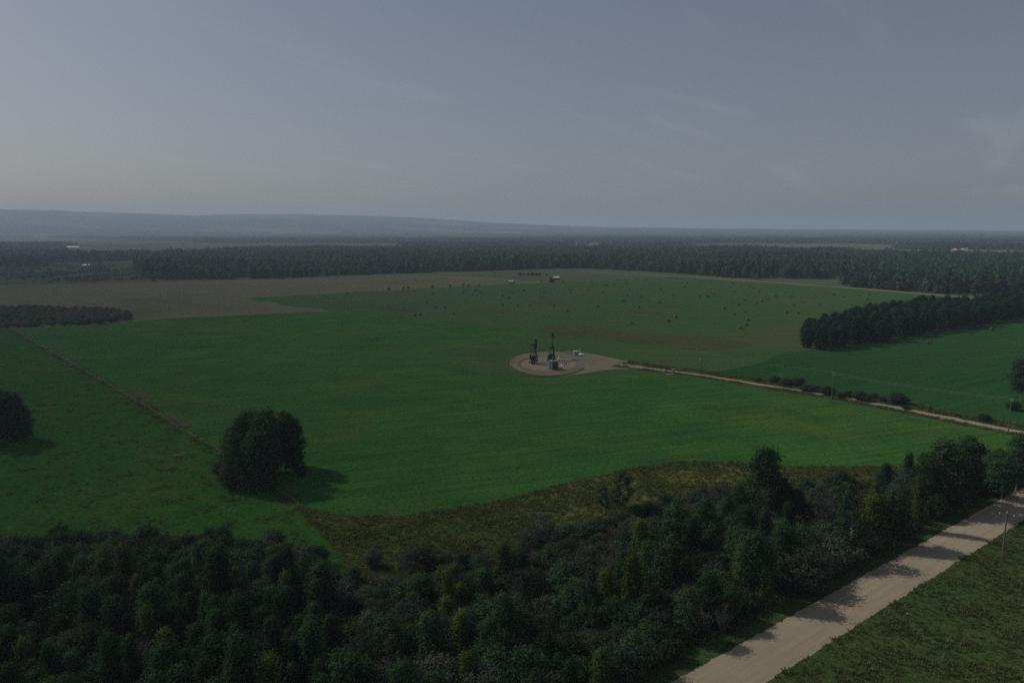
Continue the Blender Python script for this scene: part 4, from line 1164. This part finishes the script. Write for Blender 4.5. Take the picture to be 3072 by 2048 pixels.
def clad_shed():
    """dark clad separator building with ribs, its near corner at the front"""
    c, l, r = P(1655.6, 1111), P(1635, 1104.5), P(1671.5, 1108.2)
    u = (l - c); v = (r - c)
    ux = u.normalized(); vx = Vector((-ux.y, ux.x, 0)); vx = vx if vx.dot(v) > 0 else -vx
    lu, lv, h = 4.4, 3.2, 3.55
    t = tag(empty('equipment_shed', (c.x, c.y, 0.1)), 'dark teal metal equipment shed with pale trims in front of the pump jacks', 'shed')
    def W(a, b, z): return ux * a + vx * b + Vector((0, 0, z))
    def slab(name, a0, a1, b0, b1, z0, z1, mat, parent=t):
        m = MB(); q = [W(a, b, z) for z in (z0, z1) for a, b in ((a0, b0), (a1, b0), (a1, b1), (a0, b1))]
        m.add(q, [(3, 2, 1, 0), (4, 5, 6, 7), (0, 1, 5, 4), (1, 2, 6, 5), (2, 3, 7, 6), (3, 0, 4, 7)])
        return m.build(name, mat, parent)
    slab('skid', -0.1, lu + 0.1, -0.1, lv + 0.1, -0.05, 0.2, M['irongrey'])
    slab('wall', 0, lu, 0, 0.08, 0.2, h, M['teal'])
    slab('wall', 0, lu, lv - 0.08, lv, 0.2, h, M['teal'])
    slab('wall', 0, 0.08, 0.08, lv - 0.08, 0.2, h, M['teal'])
    slab('wall', lu - 0.08, lu, 0.08, lv - 0.08, 0.2, h, M['teal'])
    for k in range(11):                                          # cladding ribs
        a = 0.2 + k * 0.4
        if a < lu - 0.1: slab('rib', a, a + 0.06, -0.035, 0.0, 0.25, h - 0.02, M['teal'] if a < 2.2 else M['grey'])
    for k in range(8):
        b = 0.2 + k * 0.4
        if b < lv - 0.1: slab('rib', -0.035, 0.0, b, b + 0.06, 0.25, h - 0.02, M['teal'])
    slab('cladding_panel', 2.3, lu - 0.02, -0.02, -0.004, 0.3, h - 0.05, M['grey'])
    d = slab('door', 3.2, 4.05, -0.06, -0.025, 0.25, 2.3, M['grey'])
    slab('door_window', 3.45, 3.8, -0.075, -0.062, 1.5, 1.95, M['glass'], d)
    slab('handle', 3.28, 3.34, -0.11, -0.062, 1.15, 1.3, M['galv'], d)
    slab('corner_trim', -0.06, 0.05, -0.06, 0.05, 0.2, h + 0.02, M['white'])
    rf = slab('roof', -0.15, lu + 0.15, -0.15, lv + 0.15, h, h + 0.1, M['teal'])
    slab('roof_cap', -0.15, lu + 0.15, lv / 2 - 0.12, lv / 2 + 0.12, h + 0.1, h + 0.18, M['grey'], rf)
    m = MB()
    for s in (0.75, 1.2): m.tube([W(s, -0.28, 0.2), W(s, -0.28, h + 0.9)], 0.03, 5)
    for k in range(13): m.tube([W(0.75, -0.28, 0.4 + k * 0.3), W(1.2, -0.28, 0.4 + k * 0.3)], 0.022, 4)
    m.build('ladder', M['galv'], t)
    m = MB().tube([W(lu - 0.5, lv - 0.5, h + 0.05), W(lu - 0.5, lv - 0.5, h + 1.5)], 0.12, 10); m.tube([W(lu - 0.5, lv - 0.5, h + 1.45), W(lu - 0.5, lv - 0.5, h + 1.6)], 0.2, 10)
    m.build('vent_stack', M['galv'], t)
    MB().lathe([(0.3, 0), (0.3, 0.18), (0.1, 0.32)], 12, tuple(W(2.2, 1.1, h + 0.1))).build('roof_vent', M['white'], t)
    return c, ux, vx
SHED = clad_shed()
def pipe_thing(name, pts, r, mat, label, legs=()):
    c = Vector(pts[0]); t = tag(empty(name, (c.x, c.y, 0.12)), label, 'pipe')
    o = Vector((c.x, c.y, 0.12))
    MB().tube([Vector(p) - o for p in pts], r, 10).build('pipe_run', mat, t, True)
    for p in (pts[0], pts[-1]):
        q = Vector(p) - o
        d = (Vector(pts[1]) - Vector(pts[0])).normalized()
        MB().tube([q - d * 0.05, q + d * 0.05], r * 1.5, 12).build('flange', M['galv'], t)
    for p in legs:
        q = Vector(p) - o
        MB().box((q.x, q.y, (q.z - r) / 2), (0.14, 0.14, max(0.06, q.z - r))).build('support', M['irongrey'], t)
def up(p, z): return Vector((p.x, p.y, z))
a, b = P(1617, 1091), P(1634, 1094)
pipe_thing('flow_pipe', [up(a, 0.75), up(b, 0.75)], 0.16, M['white'], 'white pipe between the left pump jack and the shed', [up(a, 0.75), up(b, 0.75)])
a = P(1623, 1089); pipe_thing('slanted_pole', [up(a, 0.15), up(a + Vector((1.1, 0.6, 0)), 2.3)], 0.09, M['timber'], 'slanted pale pole beside the left pump jack', [])
a = P(1668, 1089); pipe_thing('slanted_pole', [up(a, 0.2), up(a + Vector((1.6, 0.8, 0)), 3.0)], 0.11, M['white'], 'slanted pale pole right of the taller pump jack', [])
a, b, c_ = P(1670, 1095), P(1682, 1096.5), P(1687, 1101)
pipe_thing('flow_pipe', [up(a, 0.6), up(b, 0.6), up(b.lerp(c_, 0.6), 0.55), up(c_, 0.15)], 0.15, M['white'], 'white bent pipe reaching right from the shed', [up(a, 0.6), up(b, 0.6)])
a, b = P(1671, 1106), P(1686, 1108)
pipe_thing('vessel', [up(a, 0.75), up(b, 0.75)], 0.3, M['white'], 'thick white horizontal vessel at the right foot of the shed', [up(a.lerp(b, .2), 0.75), up(a.lerp(b, .8), 0.75)])
def barrier(p, rz, label):
    t = tag(empty('guard_rail', (p.x, p.y, 0.1), rz), label, 'guard rail')
    for x in (-1.0, 0, 1.0): MB().tube([(x, 0, -0.2), (x, 0, 2.0)], 0.07, 8).build('post', M['timber'], t)
    for z in (1.0, 1.9): MB().tube([(-1.05, 0, z), (1.05, 0, z)], 0.055, 8).build('rail', M['timber'], t)
barrier(P(1694, 1093), R(15), 'brown pipe guard rail at the right of the well pad, rear one')
barrier(P(1697, 1098), R(-60), 'brown pipe guard rail at the right of the well pad, front one')
def tank():
    p = P(1728, 1066.5)
    t = tag(empty('storage_tank', (p.x, p.y, 0.1)), 'grey round storage tank with pale roof behind the pump jacks', 'tank')
    m = MB()
    m.lathe([(1.42, 0), (1.42, 0.66), (1.45, 0.68), (1.45, 0.72), (1.42, 0.74), (1.42, 1.4), (1.45, 1.42), (1.45, 1.46), (1.42, 1.48), (1.42, 2.1)], 28)
    m.build('shell', M['tankgrey'], t)
    rf = MB().lathe([(1.5, 2.09), (1.5, 2.17), (0.3, 2.42), (0.05, 2.44)], 28).build('roof', M['galv'], t)
    MB().lathe([(0.25, 0), (0.25, 0.2), (0.18, 0.25)], 12, (0.5, -0.4, 2.3)).build('hatch', M['galv'], rf)
    m = MB()
    for s in (-0.2, 0.2): m.tube([(s - 0.9, -1.35, 0), (s - 0.9, -1.35, 2.7)], 0.03, 5)
    for k in range(8): m.tube([(-1.1, -1.35, 0.25 + 0.3 * k), (-0.7, -1.35, 0.25 + 0.3 * k)], 0.02, 4)
    m.build('ladder', M['galv'], t)
    for k, q in enumerate((P(1737.5, 1064), P(1740.5, 1063))):
        s = tag(empty('vent_pipe', (q.x, q.y, 0.1)), ('left' if k == 0 else 'right') + ' one of two thin white vent pipes beside the grey tank', 'pipe', 'vent pipes beside the tank')
        MB().tube([(0, 0, -0.1), (0, 0, 2.5)], 0.085, 8).build('stack', M['white'], s)
        MB().lathe([(0.14, 0), (0.14, 0.14), (0.03, 0.2)], 10, (0, 0, 2.5)).build('cap', M['galv'], s)
    q = P(1743.5, 1069.5)
    s = tag(empty('propane_tank', (q.x, q.y, 0.1), R(-8)), 'white horizontal propane tank beside the grey storage tank', 'tank')
    m = MB(); n = 14; prof = [(-1.25, 0.05), (-1.2, 0.25), (-1.05, 0.42), (-0.85, 0.48), (0.85, 0.48), (1.05, 0.42), (1.2, 0.25), (1.25, 0.05)]
    m.tube([(x, 0, 0.85) for x, r in prof], [r for x, r in prof], 16)
    m.build('shell', M['white'], s, True)
    MB().lathe([(0.17, 0), (0.17, 0.2), (0.08, 0.28)], 12, (-0.1, 0, 1.3)).build('dome', M['white'], s)
    for x in (-0.75, 0.75): MB().box((x, 0, 0.2), (0.16, 0.7, 0.5)).build('saddle', M['irongrey'], s)
tank()
def pedestal():
    p = P(2019, 1119)
    t = tag(empty('power_cabinet', (p.x, p.y, 0.1), R(40)), 'small grey-green electrical cabinet pair beside the lease road', 'cabinet')
    MB().box((0, 0, 0.05), (2.0, 1.1, 0.18)).build('base', M['concrete'], t)
    for x in (-0.45, 0.45):
        d = MB().box((x, 0, 0.85), (0.75, 0.6, 1.45)).build('cabinet_box', M['tankgrey'], t)
        MB().box((x, 0, 1.61), (0.82, 0.7, 0.06)).build('lid', M['galv'], d)
        MB().box((x + 0.2, -0.32, 0.9), (0.05, 0.05, 0.2)).build('handle', M['galv'], d)
    m = MB()
    for x in (-0.8, 0.8): m.tube([(x, 0.3, 0), (x, 0.3, 2.2)], 0.05, 6)
    m.build('conduit', M['irongrey'], t)
    q = P(2010, 1122)
    sheet('bare_soil', [q + Vector((2.0 * math.cos(k * .6), 1.4 * math.sin(k * .6), 0)) for k in range(10)], 0.16, M['padpale'], 'pale bare patch in front of the electrical cabinets', 0.8, 0.15, 71)
pedestal()

# ------------------------------------------------------------------ utility poles and wires
def pole(x, y, h, rz, label, arm=True, can=False):
    t = tag(empty('utility_pole', (x, y, 0.08), rz), label, 'utility pole', 'utility poles along the roads')
    MB().tube([(0, 0, -0.3), (0, 0, h * 0.5), (0, 0, h)], [0.17, 0.145, 0.11], 10).build('pole', M['timber'], t)
    tops = []
    if arm:
        a_ = MB().box((0, -0.16, h - 0.55), (2.5, 0.13, 0.15)).build('crossarm', M['timber'], t)
        m = MB().bar((-0.7, -0.16, h - 0.6), (0, -0.12, h - 1.25), 0.05); m.bar((0.7, -0.16, h - 0.6), (0, -0.12, h - 1.25), 0.05); m.build('brace', M['galv'], t)
        for ix in (-1.1, 1.1):
            MB().lathe([(0.03, 0), (0.03, 0.1), (0.09, 0.12), (0.06, 0.2), (0.08, 0.22), (0.04, 0.32)], 10, (ix, -0.16, h - 0.475)).build('insulator', M['porcelain'], a_)
            tops.append(Vector((ix, -0.16, h - 0.17)))
    MB().lathe([(0.03, 0), (0.03, 0.1), (0.09, 0.12), (0.06, 0.2), (0.08, 0.22), (0.04, 0.32)], 10, (0, 0, h)).build('insulator', M['porcelain'], t)
    tops.append(Vector((0, 0, h + 0.3)))
    if can:
        c = MB().lathe([(0.05, 0), (0.3, 0.05), (0.3, 0.95), (0.22, 1.05), (0.05, 1.08)], 14, (-0.5, 0, h * 0.62)).build('transformer', M['tankgrey'], t)
        MB().box((-0.2, 0, h * 0.62 + 0.5), (0.2, 0.12, 0.3)).build('bracket', M['galv'], t)
        MB().lathe([(0.05, 0), (0.08, 0.06), (0.04, 0.25)], 8, (-0.5, 0, h * 0.62 + 1.05)).build('bushing', M['porcelain'], c)
    M4 = Matrix.Translation((x, y, 0.08)) @ Matrix.Rotation(rz, 4, 'Z')
    return [M4 @ p for p in tops]
lr = math.atan2(LEASE[5].y - LEASE[3].y, LEASE[5].x - LEASE[3].x)
q1, q2, q3 = P(2103, 1126), P(2494, 1208), P(3024, 1299)
T1 = pole(q1.x, q1.y, 9.6, lr + math.pi / 2, 'pole with a transformer can beside the lease road, nearest the pump jacks', False, True)
T2 = pole(q2.x, q2.y, 10.6, lr + math.pi / 2, 'pole with crossarm halfway along the lease road, in front of the bushes')
T3 = pole(q3.x, q3.y, 10.4, lr + math.pi / 2, 'pole with crossarm at the right end of the lease road')
q4 = P(3007, 1672)
pole(q4.x, q4.y, 8.6, math.atan2(RD.y, RD.x) + math.pi / 2 + R(14), 'dark pole with crossarm right of the wide gravel road')
def wire(a, b, label, sag=0.7):
    pts = [a.lerp(b, k / 14) - Vector((0, 0, sag * 4 * (k / 14) * (1 - k / 14))) for k in range(15)]
    o = Vector((a.x, a.y, a.z))
    t = MB().tube([p - o for p in pts], 0.011, 4).build('power_line', M['wire'])
    t.location = o
    tag(t, label, 'wire', 'wires between the lease road poles')
wire(T1[0], T2[2], 'top wire from the transformer pole to the middle pole')
for k in range(3): wire(T2[k], T3[k], ('near outer', 'far outer', 'top')[k] + ' wire from the middle pole to the right pole')
def stake():
    p = P(2702, 1858)
    t = tag(empty('marker_stake', (p.x, p.y, 0.1), 0.4), 'short leaning stake with a white tip in the ditch right of the gravel road', 'stake')
    t.rotation_euler = (0.0, R(38), R(-20))
    MB().tube([(0, 0, -0.2), (0, 0, 1.3)], 0.05, 6).build('post', M['timber'], t)
    MB().box((0, 0, 1.4), (0.16, 0.05, 0.3)).build('tip', M['white'], t)
stake()

# ------------------------------------------------------------------ fences
def wire_fence(line, spacing, label, h=1.25, wires=True, last=None):
    o = line[0]
    t = tag(empty('wire_fence', (o.x, o.y, 0)), label, 'fence')
    pm = MB().tube([(0, 0, -0.2), (0, 0, h)], [0.075, 0.06], 6).mesh('fence_post', M['timber'])
    rg = random.Random(4); tops = []
    for i in range(len(line) - 1):
        a_, b_ = line[i], line[i + 1]; k = max(1, int((b_ - a_).length / spacing))
        for j in range(k): tops.append(a_.lerp(b_, j / k))
    tops.append(line[-1])
    for p in tops:
        c = bpy.data.objects.new('fence_post', pm); C.objects.link(c); c.parent = t
        c.location = (p.x - o.x, p.y - o.y, 0.08); c.rotation_euler = (rg.gauss(0, .05), rg.gauss(0, .05), rg.uniform(0, 6)); c.scale = (1, 1, rg.uniform(.9, 1.12))
    if wires:
        for z in (0.5, 0.85, 1.15):
            MB().tube([(p.x - o.x, p.y - o.y, z + 0.08) for p in tops], 0.008, 3).build('fence_wire', M['wire'], t)
wire_fence(FENCE, 6.0, 'old wire fence running from the left patch down to the thicket')
FF = [P(720, 893), P(900, 885), P(1060, 876.5), P(1300, 864.5), P(1530, 852), P(1700, 845.5)]
wire_fence(FF, 14.0, 'distant wire fence between stubble and hay field')

# ------------------------------------------------------------------ hay bales
def bale_mesh(seed):
    rng = random.Random(seed); m = MB(); n = 22; W = 1.5
    rings = [(-0.5, 0.0), (-0.47, 0.22), (-0.5, 0.26), (-0.47, 0.46), (-0.5, 0.50), (-0.485, 0.66), (-0.46, 0.745), (-0.3, 0.775), (0, 0.785), (0.3, 0.775), (0.46, 0.745), (0.485, 0.66), (0.5, 0.50), (0.47, 0.46), (0.5, 0.26), (0.47, 0.22), (0.5, 0.0)]
    for x, r in rings:
        for j in range(n):
            t = 2 * math.pi * j / n
            rr = r * (1 + rng.uniform(-0.02, 0.02)); z = rr * math.sin(t)
            m.v.append((x * W, rr * math.cos(t), 0.74 + max(z, -0.72)))
    for i in range(len(rings) - 1):
        for j in range(n):
            q = i * n; m.f.append((q + j, q + (j + 1) % n, q + n + (j + 1) % n, q + n + j))
    return m.mesh('hay_bale', M['hayb'], True)
BALES = [bale_mesh(i) for i in range(3)]
za = [(590, 708), (630, 645), (650, 742), (713, 742), (768, 783), (510, 796), (545, 790), (838, 632), (857, 618), (920, 623), (940, 618), (955, 637), (1110, 660), (1157, 675), (1110, 724), (1217, 729), (1298, 728), (1257, 624), (1380, 673), (1396, 637),
      (1463, 730), (1555, 767), (1570, 620), (1575, 635), (1588, 616), (1702, 620), (1767, 735), (1805, 638), (1828, 586), (1877, 579), (1962, 573), (1970, 661), (1988, 625), (1945, 690), (1943, 702), (2063, 668), (2068, 613), (2100, 550), (2052, 740), (2192, 707),
      (2200, 617), (2290, 655), (2310, 538), (2346, 569), (2005, 853), (2258, 836), (2303, 809), (35, 645)]
zb = [(10, 595), (28, 572), (145, 555), (188, 562), (345, 574), (398, 596), (325, 600), (460, 597), (487, 609), (350, 632), (213, 650), (120, 664), (172, 666), (524, 634), (427, 690), (384, 722), (282, 748), (545, 698), (582, 687), (507, 709), (358, 789), (432, 771), (447, 828),
      (441, 863), (402, 886), (714, 777), (763, 725), (797, 783), (820, 703), (748, 664), (640, 663), (940, 722), (965, 789), (870, 820), (893, 832), (1040, 651), (1110, 667), (1163, 725), (1218, 658), (1268, 687), (1288, 726), (1285, 651), (970, 630)]
bl = [(1024 + x / 2.297, 601 + y / 2.297) for x, y in za] + [(2048 + x / 2.297, 601 + y / 2.297) for x, y in zb]
rb = random.Random(15)
def bale(x, y, label, group):
    p = P(x, y + 1)
    o = bpy.data.objects.new('hay_bale', BALES[rb.randrange(3)])
    o.location = (p.x, p.y, 0.03); o.rotation_euler = (0, 0, R(62) + rb.gauss(0, 0.35)); s = rb.uniform(1.12, 1.28); o.scale = (s, s, s)
    C.objects.link(o); tag(o, label, 'hay bale', group)
special = {min(bl, key=lambda q: math.hypot(q[0] - 1244, q[1] - 942)): 'left one of the close bale pair nearest the crop edge', min(bl, key=lambda q: math.hypot(q[0] - 1262, q[1] - 940)): 'right one of the close bale pair nearest the crop edge',
           min(bl, key=lambda q: math.hypot(q[0] - 2223, q[1] - 987)): 'nearest hay bale left of the grove, lowest of a slanted three', min(bl, key=lambda q: math.hypot(q[0] - 1897, q[1] - 973)): 'lone hay bale just above the big brown weed patch'}
for q in bl:
    bale(q[0], q[1], special.get(q, 'round hay bale lying out on the mown field'), None if q in special else 'bales on the mown hay field')
bale(2781, 1031, 'hay bale at the far side of the right field, front of a pair', None)
bale(2789, 1027, 'hay bale at the far side of the right field, rear of a pair', None)
bale(2938, 986, 'hay bale below the grove in the right field, left one of two by the trees', None)
bale(2976, 990, 'hay bale below the grove in the right field, right one of two by the trees', None)

# ------------------------------------------------------------------ far buildings
def gable(name, p, L, Wd, hw, hr, rz, wall, roof, label, cat, group=None, doors=1):
    t = tag(empty(name, (p.x, p.y, p.z), rz), label, cat, group)
    x, y = L / 2, Wd / 2
    w = MB()
    w.add([(-x, -y, -.2), (x, -y, -.2), (x, y, -.2), (-x, y, -.2), (-x, -y, hw), (x, -y, hw), (x, y, hw), (-x, y, hw), (-x, 0, hw + hr), (x, 0, hw + hr)],
          [(0, 1, 5, 4), (2, 3, 7, 6), (1, 2, 6, 9, 5), (3, 0, 4, 8, 7)])
    w.build('wall', wall, t)
    for s in (-1, 1):
        e = 0.3
        nrm = Vector((0, s * hr, y)).normalized() * 0.12
        q = [Vector((-x - e, s * (y + e), hw - e * hr / y)), Vector((x + e, s * (y + e), hw - e * hr / y)), Vector((x + e, 0, hw + hr)), Vector((-x - e, 0, hw + hr))]
        q = [v + Vector((0, 0, 0.03)) for v in q] + [v + nrm + Vector((0, 0, 0.03)) for v in q]
        MB().add(q, [(3, 2, 1, 0), (4, 5, 6, 7), (0, 1, 5, 4), (1, 2, 6, 5), (2, 3, 7, 6), (3, 0, 4, 7)]).build('roof_slope', roof, t)
    d = MB().box((-x * 0.3, -y - 0.04, hw * 0.42), (min(3.0, L * .25), 0.08, hw * 0.84)).build('door', M['darkwall'], t)
    for k in (0.25, 0.65): MB().box((x * k, -y - 0.03, hw * 0.6), (min(1.2, L * .12), 0.06, hw * 0.3)).build('window', M['glass'], t)
    return t
p = P(1668, 838.5)
gable('farm_shed', up(p, 0.05), 7, 5, 2.3, 1.5, R(25), M['darkwall'], M['white'], 'small far shed with a bright white roof beside trees', 'shed')
p = P(1534, 850)
gable('field_hut', up(p, 0.05), 5.5, 3.6, 2.1, 0.9, R(-20), M['darkwall'], M['galv'], 'dark little hut with pale roof on the far fence line', 'hut')
p = P(260, 799)
gable('clearing_hut', up(p, 0.05), 11, 5, 1.9, 1.2, R(5), M['grey'], M['galv'], 'far white-roofed hut in the clearing of the left woods', 'hut')
for k, (x, y, L, lab) in enumerate([(178, 744, 30, 'long pale far barn, left of the row before the left green field'), (207, 744, 20, 'pale far barn in the middle of the left row'), (228, 744.3, 24, 'pale far barn, right end of the left row')]):
    p = P(x, y); p.z = float(terrain(p.x, p.y))
    gable('far_barn', p, L, 9, 3.5, 2.5, R(4), M['grey'], M['galv'], lab, 'barn', 'far barns on the left')
for k, (x, y, L, rm, lab) in enumerate([(2872, 757.5, 14, 'redroof', 'far barn with a reddish roof at the right farmyard'), (2884, 757.3, 16, 'white', 'far barn with a white roof at the right farmyard'), (2862, 758, 10, 'white', 'smallest pale far barn, left end of the right farmyard')]):
    p = P(x, y)
    gable('farm_barn', up(p, 0.05), L, 10, 7, 4, R(8), M['grey'], M[rm], lab, 'barn', 'barns of the right farmyard')
p = P(2901, 757.5)
t = tag(empty('silo', (p.x, p.y, 0)), 'pale tall silo of the far right farmyard', 'silo')
MB().lathe([(2.4, -0.2), (2.4, 11)], 16).build('silo_wall', M['concrete'], t)
MB().lathe([(2.5, 11), (1.8, 12.2), (0.6, 13)], 16).build('silo_roof', M['galv'], t)
p = P(2908, 757.5)
t = tag(empty('grain_bin', (p.x, p.y, 0)), 'short round grain bin beside the far silo', 'grain bin')
MB().lathe([(3.2, -0.2), (3.2, 6)], 18).build('bin_wall', M['galv'], t)
MB().lathe([(3.4, 6), (0.5, 8.2)], 18).build('bin_roof', M['white'], t)
def brush_pile():
    p = P(535, 1372); rg = random.Random(9)
    t = tag(empty('brush_pile', (p.x, p.y, 0.08)), 'heap of grey dead branches lying in the pasture', 'brush pile')
    for k in range(34):
        a_ = rg.uniform(0, 6.28); L = rg.uniform(0.7, 2.0); c = Vector((rg.gauss(0, .6), rg.gauss(0, .5), rg.uniform(0.05, .7)))
        d = Vector((math.cos(a_), math.sin(a_), rg.uniform(-.1, .45))) * L
        MB().tube([c - d * .5, c + Vector((0, 0, .12)), c + d * .5], [0.05, 0.035, 0.012], 5).build('branch', M['twig'], t)
brush_pile()

# ------------------------------------------------------------------ haze
hz, hn, hl, hout = new_mat('haze_air')
pv = hn.new('ShaderNodeVolumePrincipled')
pv.inputs['Color'].default_value = (0.62, 0.79, 0.98, 1)
pv.inputs['Density'].default_value = 1.25e-4
pv.inputs['Anisotropy'].default_value = 0.08
hl.new(pv.outputs[0], hout.inputs['Volume'])
hb = MB().box((0, 0, 179), (62000, 62000, 362)).build('haze', hz)
tag(hb, 'thin blue-grey smoke haze filling the air over the farmland', 'haze', None, 'stuff')
hb.display_type = 'WIRE'
